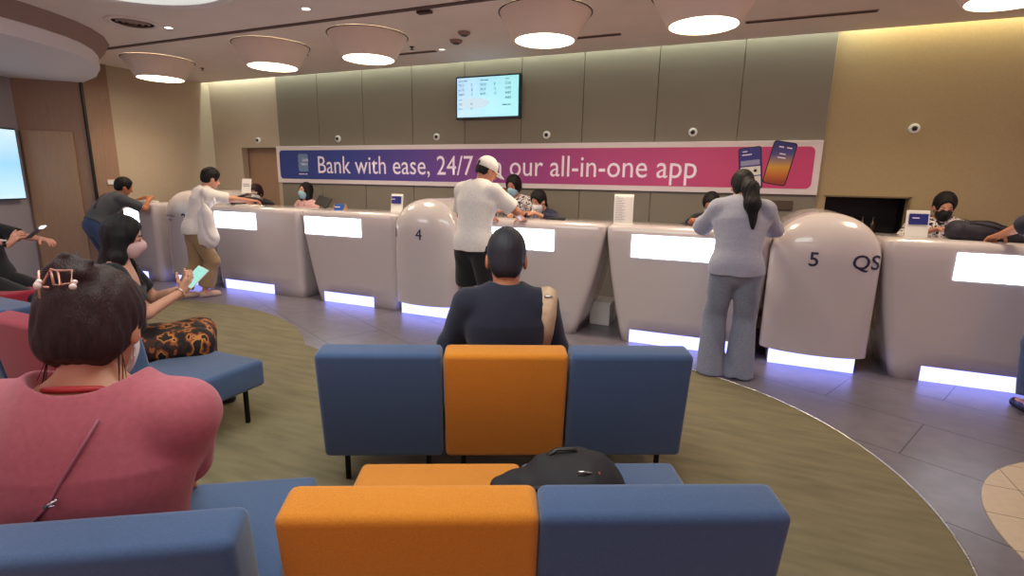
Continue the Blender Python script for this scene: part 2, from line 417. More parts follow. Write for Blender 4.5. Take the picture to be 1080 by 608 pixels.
def build_body(J, root, skin, res=.011, bust=0., belly=0., feet=True, hands=True, hd=None, handcurl=(.5,.5), handn=(None,None), handd=(None,None), headres=.006):
    s = J.s
    L = torso(J, -.020, bust=bust, belly=belly)
    L += [cone(J.c7-J.sd*.02, J.head-J.H[:,2]*.06*J.hs-J.H[:,1]*.015*J.hs, .057*J.hs, .050*J.hs, k=.035)]
    for S, E_, W in ((J.SL,J.EL,J.WL),(J.SR,J.ER,J.WR)):
        L += [cone(S, E_, .049*s*J.b, .038*s, k=.03), cone(E_, W, .038*s, .025*s, k=.015)]
    for h, K, A, sg in ((J.hipL,J.KL,J.AL,-1),(J.hipR,J.KR,J.AR,1)):
        L += [cone(h, K, .082*s, .052*s, k=.03), cone(K, K*.6+A*.4, .052*s, .052*s, k=.02), cone(K*.6+A*.4, A, .052*s, .034*s, k=.02)]
        if feet: L += [cone(A-V3(0,0,.03), A+J.f*.13*s-V3(0,0,.045), .036*s, .026*s, k=.02), cone(A-V3(0,0,.04)-J.f*.03, A-V3(0,0,.045), .03*s, .03*s, k=.02)]
    parts = [(L, res, None)]
    parts.append((headprims(J)+[cone(J.c7, J.head-J.H[:,2]*.06*J.hs-J.H[:,1]*.015*J.hs, .05*J.hs, .050*J.hs, k=.03)]+facedetail(J), headres, None))
    if hands:
        for q, (E_, W, sg) in enumerate(((J.EL,J.WL,-1),(J.ER,J.WR,1))):
            d = handd[q] if handd[q] is not None else W-E_
            n = handn[q] if handn[q] is not None else V3(0,0,1) if abs(nrm(d)[2]) < .7 else J.r2*sg
            parts.append((handprims(W, d, n, sg, s, handcurl[q]), .0042, None))
    o = sdf_obj('body', parts, skin, root)
    # eyes and brows
    H, c, s = J.H, J.head, J.hs
    def at(x, y, z): return c+H@(V3(x, y, z)*s)
    ey = []
    for sg in (-1, 1): ey += [ell(at(sg*.03,.083,.005), V3(.013,.006,.0045)*s, H, k=.001)]
    sdf_obj('eyes', [(ey, .0022, None)], M['eye'], root)
    br = [cone(at(sg*.018,.085,.026), at(sg*.046,.074,.028), .0035*s, .0025*s, k=.001) for sg in (-1, 1)]
    sdf_obj('eyebrows', [(br, .0025, None)], M['hair'], root)
    return o
def shirt(J, root, m, name='shirt', e=.016, sleeve=.75, hem=.06, res=.010, amp=.004, bust=0., belly=0., neck=.066, sw=.02, seed=0., neckdrop=0., extra=None, hemextra=None):
    s = J.s
    L = torso(J, e, bust=bust, belly=belly)
    if hem > .02: L.append(cone(J.pel, J.pel-V3(0,0,hem*s), .15*s*J.b+e, .152*s*J.b+e, (J.f,1.3), k=.04))
    L.append(plane(J.pel-V3(0,0,hem*s), V3(0,0,-1)) if hem >= 0 else plane(J.pel-J.sd*hem*s, -J.sd))
    for S, E_, W in ((J.SL,J.EL,J.WL),(J.SR,J.ER,J.WR)):
        r0 = .056*s*J.b+e*.6
        if sleeve <= 1:
            q = S+(E_-S)*sleeve; L.append(cone(S, S+(E_-S)*(sleeve+.15), r0, .044*s*J.b+sw, k=.035, clip=[(q, E_-S)]))
        else:
            q = E_+(W-E_)*(sleeve-1)
            L.append(cone(S, E_, r0, .042*s+sw, k=.035)); L.append(cone(E_, q+(W-E_)*.06, .042*s+sw, .032*s+sw*.7, k=.03, clip=[(q, W-E_)]))
    if extra: L += extra
    nb = J.c7+J.f2*.012*s-J.sd*neckdrop*s
    L.append(cone(nb+J.sd*.0*s, nb+J.sd*.25*s, neck*s, neck*1.5*s, op='s', k=.012))
    return sdf_obj(name, [(L, res, folds(amp, 22, seed) if amp else None)], m, root)
def trousers(J, root, m, name='trousers', e=.012, length=1.9, flare=0., top=.10, res=.011, amp=.004, knee=.0, seed=1.):
    s = J.s
    L = [cone(J.pel-J.r*.062*s, J.pel+J.r*.062*s, .113*s+min(e,.008), .113*s+min(e,.008), (J.f,1.12), k=.04), cone(J.pel, J.pel+(J.waist-J.pel)*.7, .145*s*J.b+min(e,.006), .13*s*J.b+min(e,.006), (J.f,1.35), k=.04)]
    L.append(plane(J.pel+(J.waist-J.pel)*(top/.19), J.sd))
    for h, K, A in ((J.hipL,J.KL,J.AL),(J.hipR,J.KR,J.AR)):
        if length <= 1:
            q = h+(K-h)*length; L.append(cone(h, K, .088*s+e, (.066+flare)*s+e, k=.022, clip=[(q, K-h)]))
        else:
            q = K+(A-K)*(length-1)
            L.append(cone(h, K, .082*s+min(e,.012), (.058+knee)*s+e, k=.022)); L.append(cone(K, A, (.058+knee)*s+e, (.048+flare)*s+e, k=.02, clip=[(q, A-K)]))
    return sdf_obj(name, [(L, res, folds(amp, 26, seed))], m, root)
def shoes(J, root, m, res=.007):
    for A in (J.AL, J.AR):
        g = V3(A[0], A[1], 0); L = [cone(g+V3(0,0,.032)-J.f*.04, g+V3(0,0,.03)+J.f*.15*J.s, .034, .036, k=.02), cone(g+V3(0,0,.05)-J.f*.03, g+V3(0,0,.045)+J.f*.06, .038, .03, k=.03), plane((0,0,.003), (0,0,-1))]
        sdf_obj('shoe', [(L, res, None)], m, root)
def hair(J, root, m, style='short', res=.006, amp=.0015, vol=.010, name='hair'):
    s, H, c = J.hs, J.H, J.head
    def at(x, y, z): return c+H@(V3(x, y, z)*s)
    def clipd(p, n): return (at(*p), H@V3(*n))
    fr = ell(at(0,.118,-.012), V3(.074,.078,.104)*s, H, k=.01, op='s')
    L = [ell(at(0,-.016,.03), (V3(.076,.095,.095)+vol)*s, H, k=.02)]
    if style in ('short', 'buzz', 'cap'):
        L += [ell(at(0,-.05,-.03), (V3(.062,.052,.06)+vol*.4)*s, H, k=.03)]
        L += [fr, plane(at(0,-.03,-.085 if style == 'short' else -.06), H@V3(0,-.15,-1))]
        L += [ell(at(sg*.09,.02,-.04), V3(.03,.05,.05)*s, H, k=.01, op='s') for sg in (-1, 1)]
    elif style == 'bobby':   # full short round hair covering the ears
        L += [ell(at(0,-.035,-.02), (V3(.082,.07,.08)+vol*.4)*s, H, k=.03), fr, plane(at(0,0,-.1), H@V3(0,0,-1))]
    elif style == 'long':
        for sg in (-1, 1): L += [cone(at(sg*.062,-.015,.0), at(sg*.072,.0,-.12), .034*s, .038*s, k=.03), cone(at(sg*.072,.0,-.12), at(sg*.075,.01,-.21), .036*s, .022*s, k=.03)]
        L += [cone(at(0,-.055,-.02), at(0,-.065,-.20), .068*s, .06*s, (H[:,1],1.4), k=.04), cone(at(0,-.065,-.2), at(0,-.055,-.28), .06*s, .04*s, (H[:,1],1.6), k=.04), fr]
    elif style in ('tied', 'bun', 'pony'):
        L += [ell(at(0,-.045,-.03), (V3(.066,.055,.062)+vol*.5)*s, H, k=.03), fr, plane(at(0,-.03,-.085), H@V3(0,-.2,-1))]
        L += [ell(at(sg*.092,.02,-.035), V3(.03,.04,.045)*s, H, k=.01, op='s') for sg in (-1, 1)]
        if style == 'tied': L += [cone(at(0,-.09,-.02), at(.01,-.125,-.14), .028*s, .014*s, k=.02)]
    return sdf_obj(name, [(L, res, strands(amp))], m, root)
def mask(J, root, m, res=.005):
    s, H, c = J.hs, J.H, J.head
    def at(x, y, z): return c+H@(V3(x, y, z)*s)
    L = [ell(at(0,.022,-.048), V3(.064,.074,.078)*s, H, k=.03), ell(at(0,.094,-.036), V3(.026,.028,.036)*s, H, k=.03),
         ell(at(0,.052,-.09), V3(.034,.034,.034)*s, H, k=.03),
         plane(at(0,.06,-.002), H@V3(0,-.2,1)), plane(at(0,.028,0), H@V3(0,-1,0)), plane(at(0,0,-.118), H@V3(0,0,-1))]
    for sg in (-1, 1):
        L += [cone(at(sg*.060,.035,-.028), at(sg*.083,-.008,.005), .0028*s, .0028*s, k=.001), cone(at(sg*.057,.035,-.088), at(sg*.080,-.008,-.03), .0028*s, .0028*s, k=.001)]
    return sdf_obj('face_mask', [(L, res, None)], m, root)
def person_root(label, x, y, group=None): return thing('person', label, 'person', (x, y, 0), 0, group)

#==SPLIT==
# ------------------------------------------------------------------ camera
cam = bpy.data.cameras.new('camera'); co = bpy.data.objects.new('camera', cam); C.objects.link(co)
F_, pitch, yaw, roll = 548., math.radians(11.7516), math.radians(22.9789), math.radians(1.0)
fw = Vector((-math.sin(yaw)*math.cos(pitch), math.cos(yaw)*math.cos(pitch), -math.sin(pitch)))
r0 = Vector((math.cos(yaw), math.sin(yaw), 0)); u0 = r0.cross(fw)
rr = r0*math.cos(roll)+u0*math.sin(roll); uu = -r0*math.sin(roll)+u0*math.cos(roll)
mw = Matrix((( rr.x, uu.x, -fw.x, 0), (rr.y, uu.y, -fw.y, 0), (rr.z, uu.z, -fw.z, 1.55), (0,0,0,1)))
co.matrix_world = mw; cam.sensor_width = 36; cam.lens = 36*F_/1080; cam.clip_start = .05
bpy.context.scene.camera = co
sc = bpy.context.scene
sc.view_settings.view_transform = 'Standard'; sc.view_settings.look = 'None'; sc.view_settings.gamma = 1
sc.view_settings.use_curve_mapping = False; sc.view_settings.exposure = .34

# ------------------------------------------------------------------ room shell
CE = 3.05
bm = BM(); box(bm, (-2, 1.5, -.06), (16, 10.4, .12)); floor = structure('floor', bm, M['tile'])
nt = M['tile'].node_tree; b = nt.nodes['Principled BSDF']
ramp = [n for n in nt.nodes if n.type == 'VALTORGB'][0]; tc = [n for n in nt.nodes if n.type == 'TEX_COORD'][0]
br = nt.nodes.new('ShaderNodeTexBrick'); mp = nt.nodes.new('ShaderNodeMapping'); mp.inputs['Rotation'].default_value = (0,0,.45)
nt.links.new(tc.outputs['Object'], mp.inputs[0]); nt.links.new(mp.outputs[0], br.inputs['Vector'])
br.inputs['Scale'].default_value = 1; br.inputs['Brick Width'].default_value = 1.2; br.inputs['Row Height'].default_value = .6; br.inputs['Mortar Size'].default_value = .004; br.inputs['Mortar'].default_value = (.03,.03,.03,1)
nt.links.new(ramp.outputs[0], br.inputs['Color1']); nt.links.new(ramp.outputs[0], br.inputs['Color2']); nt.links.new(br.outputs['Color'], b.inputs['Base Color'])
# carpet outline: two shallow lobes
pts = [(-8.5, 3.0), (-8.2, 3.35)]
for a in range(118, 45, -6): pts.append((-5.5+2.75*math.cos(math.radians(a)), 1.55+2.75*math.sin(math.radians(a))))
for a in range(158, -32, -5): pts.append((-.9+1.95*math.cos(math.radians(a)), 2.6+1.95*math.sin(math.radians(a))))
edge = pts[2:]
pts += [(.78, -3.2), (-7.5, -3.2), (-7.5, .8)]
bm = BM(); prism(bm, pts, 0, .006); carpet = setp(obj('carpet', bm, M['carpet']), 'olive green textured carpet with a curved edge on the tiled floor', 'carpet')
bm = BM(); tube(bm, [(x*1.0, y, .007) for x, y in edge[14:]], .006, 6)
setp(obj('edge_strip', bm, M['steel'], smooth=True), 'thin metal edging strip along the curved carpet edge', 'edging')
bm = BM(); prism(bm, [(2.3+1.05*math.cos(2*PI*k/64), 2.85+1.05*math.sin(2*PI*k/64)) for k in range(64)], 0, .005)
cr = structure('floor_inlay', bm, M['cream']); cr.name = 'floor_inlay'
nt = M['cream'].node_tree; b = nt.nodes['Principled BSDF']; ramp = [n for n in nt.nodes if n.type == 'VALTORGB'][0]; tc = [n for n in nt.nodes if n.type == 'TEX_COORD'][0]
br = nt.nodes.new('ShaderNodeTexBrick'); br.offset = 0; br.inputs['Scale'].default_value = 1; br.inputs['Brick Width'].default_value = .3; br.inputs['Row Height'].default_value = .3; br.inputs['Mortar Size'].default_value = .003; br.inputs['Mortar'].default_value = (.2,.15,.1,1)
nt.links.new(tc.outputs['Object'], br.inputs['Vector']); nt.links.new(ramp.outputs[0], br.inputs['Color1']); nt.links.new(ramp.outputs[0], br.inputs['Color2']); nt.links.new(br.outputs['Color'], b.inputs['Base Color'])

bm = BM(); box(bm, (-2, 1.60, CE+.03), (16, 9.60, .06)); structure('ceiling', bm, M['ceil'])
bm = BM(); box(bm, (-2, 6.46, CE+.30), (16, .5, .04)); box(bm, (-2, 6.22, CE+.2), (16, .04, .24)); structure('trim_1', bm, M['ceil'])
# back wall with the doorway and the hatch opening
def boxw(bm, x0, x1, z0, z1, y0=6.53, y1=6.65): box(bm, ((x0+x1)/2, (y0+y1)/2, (z0+z1)/2), (x1-x0, y1-y0, z1-z0))
bm = BM(); T = CE+.28
boxw(bm, .79, .87, 0, T); boxw(bm, 1.61, 4.6, 0, T); boxw(bm, .87, 1.61, 1.45, T); boxw(bm, .87, 1.61, 0, 1.05)
structure('wall_back', bm, M['beige'])
bm = BM(); boxw(bm, -8.6, -7.77, 0, T); boxw(bm, -7.77, -6.98, 2.0, T); boxw(bm, -6.98, .79, 0, T)
structure('wall_back_left', bm, M['beigel'])
bm = BM(); box(bm, (-7.375, 6.70, 1.0), (.95, .04, 2.06)); structure('door_1', bm, M['wooddoor'])
bm = BM(); box(bm, (-7.375, 6.61, 2.03), (.95, .12, .06)); structure('trim_2', bm, M['beigel'])
seams = [-6.88, -6.04, -5.19, -4.33, -3.495, -2.67, -1.85, -.965, -.07, .787]
for k, (a, c) in enumerate(zip(seams, seams[1:])):
    bm = BM(); box(bm, ((a+c)/2, 6.515, T/2), (c-a-.008, .03, T), .003, 1); structure('trim_%d' % (k+3), bm, M['taupe'])
# left walls
def wallseg(name, a, c, m, z0=0., z1=CE, th=.1):
    a, c = Vector(a), Vector(c); d = (c-a); L = d.length; ang = math.atan2(d.y, d.x); n = Vector((-d.y, d.x)).normalized()
    bm = BM(); mid = (a+c)/2+n*th/2
    box(bm, (mid.x, mid.y, (z0+z1)/2), (L, th, z1-z0), M4=RZ(ang)); return structure(name, bm, m)
wallseg('wall_left', (-8.42, 4.93), (-8.42, 6.56), M['beigel'], z1=T)
wallseg('wall_left_column', (-8.42, 4.62), (-8.40, 4.93), M['wood'])
wallseg('wall_left_laminate', (-9.00, 4.05), (-8.42, 4.62), M['wood'])
ang = math.atan2(.57, .58)
bm = BM(); box(bm, (0, 0, 1.05), (.56, .03, 2.1), .004, 1); dd = structure('door_2', bm, M['wooddoor']); dd.location = (-8.745, 4.275, 0); dd.rotation_euler = (0,0,ang)
bm = BM(); box(bm, (-8.425, 4.60, 1.5), (.03, .03, 3.0)); structure('trim_20', bm, M['dark'])
wallseg('wall_left_grey', (-7.6, .9), (-8.98, 4.07), M['greywall'])
for k in range(1):
    bm = BM(); box(bm, (-8.40, 4.80, 1.42), (.02, .1, .07), .004); sw = setp(obj('light_switch', bm, M['whitep']), 'small switch plate on the brown laminate column', 'switch')
# screen on the grey wall
gdir = Vector((-8.98+7.6, 4.07-.9, 0)).normalized(); ga = math.atan2(gdir.y, gdir.x)
tv = thing('wall_screen', 'tall bright advertising screen on the grey wall at the far left', 'screen', (-8.48-.12, 3.0+.27, 0), ga); tv.location.z = -.08
bm = BM(); box(bm, (0, -.03, 1.72), (1.50, .05, .92), .008); obj('casing', bm, M['dark'], tv)
m_tvl = ramp_mat('screen_left', 2, 1.27, 2.17, [(0,(190,225,245)),(.5,(150,205,240)),(1,(205,235,250))], .3, .68)
bm = BM(); box(bm, (0, -.058, 1.72), (1.46, .008, .88)); obj('display', bm, m_tvl, tv)

# curved bulkhead
cv = [(-9.2, 4.9), (-8.4, 4.62), (-7.75, 4.42), (-7.14, 4.13), (-6.80, 3.88), (-6.57, 3.64), (-6.42, 3.42), (-6.31, 3.18), (-6.24, 2.98), (-6.18, 2.75), (-6.12, 2.3), (-6.15, 1.8), (-6.3, 1.0), (-6.6, 0), (-7.2,-1.2)]
bm = BM()
bl = [bm.verts.new((x, y, 2.76)) for x, y in cv]; tp = [bm.verts.new((x, y, 2.90)) for x, y in cv]
bp = [bm.verts.new((-10, 4.9, 2.76)), bm.verts.new((-10, -1.2, 2.76))]; bt = [bm.verts.new((-10, 4.9, 2.9)), bm.verts.new((-10, -1.2, 2.9))]
for k in range(len(cv)-1): bm.faces.new((bl[k], bl[k+1], tp[k+1], tp[k]))
bm.faces.new([bp[0]]+bl+[bp[1]]); bm.faces.new([bt[0]]+tp+[bt[1]])
structure('ceiling_bulkhead', bm, M['ceil2'], True, 40)
bm = BM(); a_, b_ = [], []
for k, (x, y) in enumerate(cv):
    p, q = Vector(cv[max(k-1,0)]), Vector(cv[min(k+1, len(cv)-1)]); d = (q-p).normalized(); n = Vector((-d.y, d.x))
    a_.append(bm.verts.new((x-n.x*.02*0+n.x*.0, y, 2.902))); b_.append(bm.verts.new((x+n.x*.12, y+n.y*.12, CE)))
for k in range(len(cv)-1): bm.faces.new((a_[k], a_[k+1], b_[k+1], b_[k]))
structure('ceiling_cove', bm, M['brownband'], True, 40)
bm = BM(); box(bm, (-1.9, 4.33, CE-.004), (11.2, .055, .012)); structure('trim_21', bm, mat('groove', (92,72,70), .8))

# round lit recess
t = thing('ceiling_recess', 'large pale round recessed ceiling light at the top left', 'ceiling light', (-4.5, 2.68, CE))
bm = BM(); lathe(bm, [(.90,-.002),(.93,-.02),(.89,-.03),(.86,-.012)], n=64, cap=False); obj('rim', bm, M['ceil2'], t, True)
bm = BM(); lathe(bm, [(.87,-.012),(.0005,-.012)], n=64); obj('diffuser', bm, emitmat('soft_diffuser', (225,222,215), .7), t, True)

# drum lamps
lampn = ['first drum lamp from the left, above the beige wall corner', 'second drum lamp from the left', 'third drum lamp from the left, above the slogan banner start', 'fourth drum lamp, above and right of the number screen', 'fifth drum lamp from the left, cut by the top edge', 'last drum lamp at the far right, only its lit disc in view']
for k, (x, y) in enumerate([(-7.33, 4.98), (-5.2, 4.9), (-3.83, 4.93), (-1.77, 4.84), (-.39, 4.82), (1.6, 4.86)]):
    t = thing('drum_lamp', lampn[k], 'ceiling lamp', (x, y, CE-.004), 0, 'conical drum lamps on the ceiling')
    bm = BM(); lathe(bm, [(.42,0),(.415,-.012),(.285,-.235),(.27,-.24),(.27,-.225)], n=56, cap=False); shd = obj('shade', bm, M['drum'], t, True, 40)
    bm = BM(); lathe(bm, [(.43,-.001),(.43,-.006),(.41,-.006)], n=56, cap=False); obj('rim', bm, M['dark'], shd, True)
    bm = BM(); lathe(bm, [(.0005,-.225),(.272,-.225),(.272,-.235),(.0005,-.235)], n=56, cap=False); obj('diffuser', bm, M['lamp'], t, True, 40)
    L = bpy.data.lights.new('drum_light', 'SPOT'); L.energy = 85; L.color = (1,.80,.58); L.spot_size = math.radians(150); L.spot_blend = .8; L.shadow_soft_size = .25
    lo = bpy.data.objects.new('drum_light', L); C.objects.link(lo); lo.location = (x, y, CE-.26)
# small ceiling fittings
def lab(o, l, c, g=None): return setp(o, l, c, g)
for x, y, l in ((-5.63, 3.97, 'small lit downlight beside the round air diffuser'), (-3.78, 3.99, 'small lit downlight above the second and third drum lamps'), (-3.38, 5.72, 'small faint downlight near the two ceiling detectors')):
    t = thing('downlight', l, 'downlight', (x, y, CE), 0, 'small recessed downlights')
    bm = BM(); lathe(bm, [(.05,0),(.052,-.005),(.036,-.006)], n=24, cap=False); obj('trim_ring', bm, M['ceil2'], t, True)
    bm = BM(); lathe(bm, [(.0005,-.004),(.036,-.004),(.036,-.002),(.0005,-.002)], n=24, cap=False); obj('lens', bm, emitmat('downlight_lens', (255,244,225), 9 if y < 5 else 1.5), t, True)
t = thing('air_diffuser', 'round air conditioning diffuser in the ceiling near the left', 'air vent', (-5.80, 3.72, CE))
bm = BM(); lathe(bm, [(.24,0),(.24,-.012),(.19,-.016),(.18,-.006)], n=40, cap=False); obj('ring', bm, M['ceil'], t, True)
bm = BM(); lathe(bm, [(.18,-.006),(.0005,-.006)], n=40); obj('duct', bm, mat('duct_dark', (70,52,52), .8), t, True)
for r_ in (.15, .10, .05):
    bm = BM(); lathe(bm, [(r_,-.008),(r_-.02,-.022),(r_-.022,-.018),(r_-.006,-.006)], n=32, cap=False); obj('ring', bm, M['brownband'], t, True)
for x, y, s_, l in ((-2.78, 5.16, .065, 'upper round smoke detector on the ceiling above the screen'), (-3.02, 5.42, .07, 'lower round smoke detector on the ceiling above the screen')):
    t = thing('smoke_detector', l, 'detector', (x, y, CE), 0)
    bm = BM(); lathe(bm, [(s_,0),(s_,-.012),(s_*.8,-.028),(s_*.45,-.034),(.0005,-.034)], n=28, cap=False); obj('housing', bm, M['brownband'], t, True, 40)
    bm = BM(); lathe(bm, [(s_*.5,-.033),(s_*.5,-.04),(.0005,-.04)], n=24, cap=False); obj('sensor', bm, M['dark'], t, True, 40)
for x, y, l in ((-7.25, 5.55, 'small black ceiling sprinkler right of the first drum lamp'), (-3.65, 5.5, 'small black ceiling sprinkler right of the third drum lamp'), (-5.05, 5.3, 'small black ceiling sprinkler by the second drum lamp')):
    t = thing('sprinkler', l, 'sprinkler', (x, y, CE))
    bm = BM(); lathe(bm, [(.03,0),(.03,-.006),(.008,-.010),(.008,-.03),(.0005,-.03)], n=16, cap=False); obj('stem', bm, M['dark'], t, True)
    bm = BM(); lathe(bm, [(.0005,-.030),(.022,-.030),(.022,-.034),(.0005,-.034)], n=16, cap=False); obj('deflector', bm, M['dark'], t, True)
for x0, x1, l in ((-4.05, -3.48, 'short slot air grille right of the third drum lamp'), (-1.98, -1.27, 'slot air grille right of the fourth drum lamp'), (-.09, .97, 'long slot air grille right of the fifth drum lamp')):
    t = thing('slot_grille', l, 'air vent', ((x0+x1)/2, 5.76, CE))
    bm = BM(); box(bm, (0,0,-.003), (x1-x0, .075, .006)); obj('frame', bm, M['brownband'], t)
    bm = BM(); box(bm, (0,0,-.007), (x1-x0-.02, .05, .003)); obj('slot', bm, mat('slot_dark', (60,44,42), .8), t)
bm = BM(); box(bm, (-2.79, 4.42, CE-.012), (.14, .06, .024), .004); lab(obj('access_sensor', bm, mat('dark_brown_plastic', (62,40,38), .6)), 'small dark rectangular box on the ceiling groove', 'sensor')

# wall cameras
for k, (x, l) in enumerate(((-7.36,'small round wall camera left of the banner above the doorway'),(-5.67,'small round wall camera above the word with'),(-3.93,'small round wall camera above 24/7'),(-2.31,'small round wall camera below right of the number screen'),(-.54,'small round wall camera above the word app'),(1.55,'small round wall camera on the beige wall at the right'))):
    y = 6.50 if k not in (0, 5) else 6.53
    t = thing('wall_camera', l, 'camera', (x, y, 2.12), 0, 'row of small round wall cameras')
    bm = BM(); lathe(bm, [(.0005,0),(.048,0),(.048,.018),(.034,.028),(.0005,.028)], n=24, M4=RX(PI/2), cap=False); obj('ring', bm, M['whitep'], t, True, 40)
    bm = BM(); lathe(bm, [(.0005,.026),(.026,.026),(.02,.042),(.0005,.048)], n=20, M4=RX(PI/2), cap=False); obj('lens', bm, M['dark'], t, True)

# number screen
t = thing('queue_screen', 'queue number screen on the taupe wall above the banner', 'screen', (-3.13, 6.495, 2.605))
bm = BM(); box(bm, (0, -.03, 0), (.93, .055, .545), .006); obj('casing', bm, mat('screen_bezel', (20,30,44), .3), t)
m_sc = ramp_mat('queue_display', 0, -.45, .45, [(0,(190,225,255)),(.5,(170,232,250)),(1,(165,238,242))], .3, .62)
bm = BM(); box(bm, (0, -.0585, .003), (.885, .004, .495)); dsp = obj('display', bm, m_sc, t)
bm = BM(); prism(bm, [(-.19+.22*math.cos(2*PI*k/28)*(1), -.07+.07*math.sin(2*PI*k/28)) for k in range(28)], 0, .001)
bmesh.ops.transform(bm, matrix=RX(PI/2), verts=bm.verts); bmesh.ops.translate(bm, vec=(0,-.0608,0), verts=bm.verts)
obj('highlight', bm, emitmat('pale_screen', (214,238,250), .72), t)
m_st = mat('screen_ink', (16,50,84), .5)
def st(s, x, z, h): text('t', s, m_st, dsp, lambda u, v, w: (x+u, -.0625, z+v), height=h)
st('~COUNTER SERVING', -.42, .205, .014); st('~NUMBER COUNTER', -.10, .205, .014); st('~MISSED', .26, .205, .014)
for i, row in enumerate((('7012','5','5010','8','5105'), ('6119','8','7019','12','9092'), ('9089','2','4029','13','9087'))):
    for s_, x in zip(row, (-.42,-.23,-.10,.10,.26)): st(s_, x, .145-i*.058, .03)
st('9085', .26, -.03, .03); st('~SERVING', -.42, -.03, .012); st('323', -.42, -.09, .026); st('10', -.24, -.09, .026); st('314', -.42, -.15, .026); st('10', -.24, -.15, .026); st('~PLEASE WAIT', .22, -.11, .018)

# banner
BW0, BW1, BZ0, BZ1 = -6.92, .775, 1.447, 2.015
t = thing('banner', 'long blue to pink slogan banner with a white frame across the wall', 'banner', ((BW0+BW1)/2, 6.495, (BZ0+BZ1)/2))
W, Hh = BW1-BW0, BZ1-BZ0
bm = BM(); box(bm, (0, -.015, 0), (W, .03, Hh), .004); obj('frame', bm, M['frame'], t)
def rrect(w, h, r, n=6):
    o = []
    for cx_, cy_, a0 in ((w/2-r, h/2-r, 0), (-w/2+r, h/2-r, 90), (-w/2+r, -h/2+r, 180), (w/2-r, -h/2+r, 270)):
        for k in range(n+1): a = math.radians(a0+90*k/n); o.append((cx_+r*math.cos(a), cy_+r*math.sin(a)))
    return o
def flatpanel(name, outline, m, parent, y, th=.002, M4=None, off=(0,0)):
    bm = BM(); prism(bm, outline, 0, th); bmesh.ops.transform(bm, matrix=RX(PI/2), verts=bm.verts)
    if M4 is not None: bmesh.ops.transform(bm, matrix=M4, verts=bm.verts)
    bmesh.ops.translate(bm, vec=(off[0], y, off[1]), verts=bm.verts); return obj(name, bm, m, parent)
m_ban = ramp_mat('banner_print', 0, -W/2, W/2, [(0,(36,58,136)),(.18,(52,66,148)),(.36,(92,66,150)),(.5,(136,62,140)),(.64,(176,64,130)),(.8,(196,70,126)),(1,(206,66,118))], .5)
bpn = flatpanel('panel', rrect(W-.13, Hh-.125, .06), m_ban, t, -.030, .004)
text('t', 'Bank with ease, 24/7 on our all-in-one app', M['white_ink'], bpn, lambda u, v, w: (-6.06-(BW0+BW1)/2+u, -.0355, -.125+v), width=5.60, height=.26, bold=.001)
# card mark at the left of the banner
cd = flatpanel('card_emblem', rrect(.20, .27, .03), ramp_mat('card_print', 0, -.1, .1, [(0,(110,140,180)),(.35,(60,92,140)),(1,(40,70,128))], .5), t, -.0345, .002, off=(-6.36-(BW0+BW1)/2, .03))
text('t', 'UOB', M['white_ink'], t, lambda u, v, w: (-6.37-(BW0+BW1)/2+u, -.0375, .05+v), height=.04, bold=.01)
text('t', 'TMRW', M['white_ink'], t, lambda u, v, w: (-6.41-(BW0+BW1)/2+u, -.0375, -.01+v), height=.033, bold=.005)
text('t', '~Download now', M['white_ink'], t, lambda u, v, w: (-6.46-(BW0+BW1)/2+u, -.0365, -.155+v), height=.024, bold=.005)
def phone(parent, x, z, rot, kind):
    R_ = RY(rot)
    pp_ = parent; parent = flatpanel('phone_print', rrect(.235, .46, .03), M['dark'], pp_, -.0345, .002, R_, (x, z))
    if kind == 0:
        flatpanel('phone_screen', rrect(.215, .44, .025), mat('phone_blue', (52,52,138), .4), parent, -.0365, .001, R_, (x, z))
        def pl(w, h, dx, dz, m): 
            v = R_ @ Vector((dx, 0, dz)); flatpanel('phone_tile', rrect(w, h, .008), m, parent, -.0375, .001, R_, (x+v.x, z+v.z))
        pl(.19, .055, 0, .06, mat('phone_grey', (150,150,186), .5)); pl(.20, .095, 0, -.03, mat('phone_cream', (232,226,214), .5)); pl(.20, .11, 0, -.145, mat('phone_cream2', (228,222,214), .5))
        pl(.10, .012, -.03, .15, M['white_ink']); pl(.05, .012, -.05, .185, M['white_ink']); pl(.03,.03, .05, -.03, mat('gold', (226,180,50), .5)); pl(.03,.02,-.05,-.03, M['inkg']); pl(.03,.03,.04,-.15, M['inkg'])
    else:
        o = flatpanel('phone_screen', rrect(.215, .44, .025), ramp_mat('phone_sunset', 2, z-.2, z+.2, [(0,(150,60,40)),(.2,(200,110,40)),(.4,(214,160,50)),(.6,(150,120,120)),(.75,(80,76,140)),(1,(50,52,120))], .4), parent, -.0365, .001, R_, (x, z))
        for dx, dz, w_ in ((-.03,.17,.05),(.05,.17,.05),(0,.10,.06),(0,.06,.08)):
            v = R_ @ Vector((dx, 0, dz)); flatpanel('phone_tile', rrect(w_, .012, .003), M['white_ink'], parent, -.0375, .001, R_, (x+v.x, z+v.z))
phone(t, .10-(BW0+BW1)/2, -.01, math.radians(-7), 0)
phone(t, .385-(BW0+BW1)/2, .045, math.radians(10), 1)

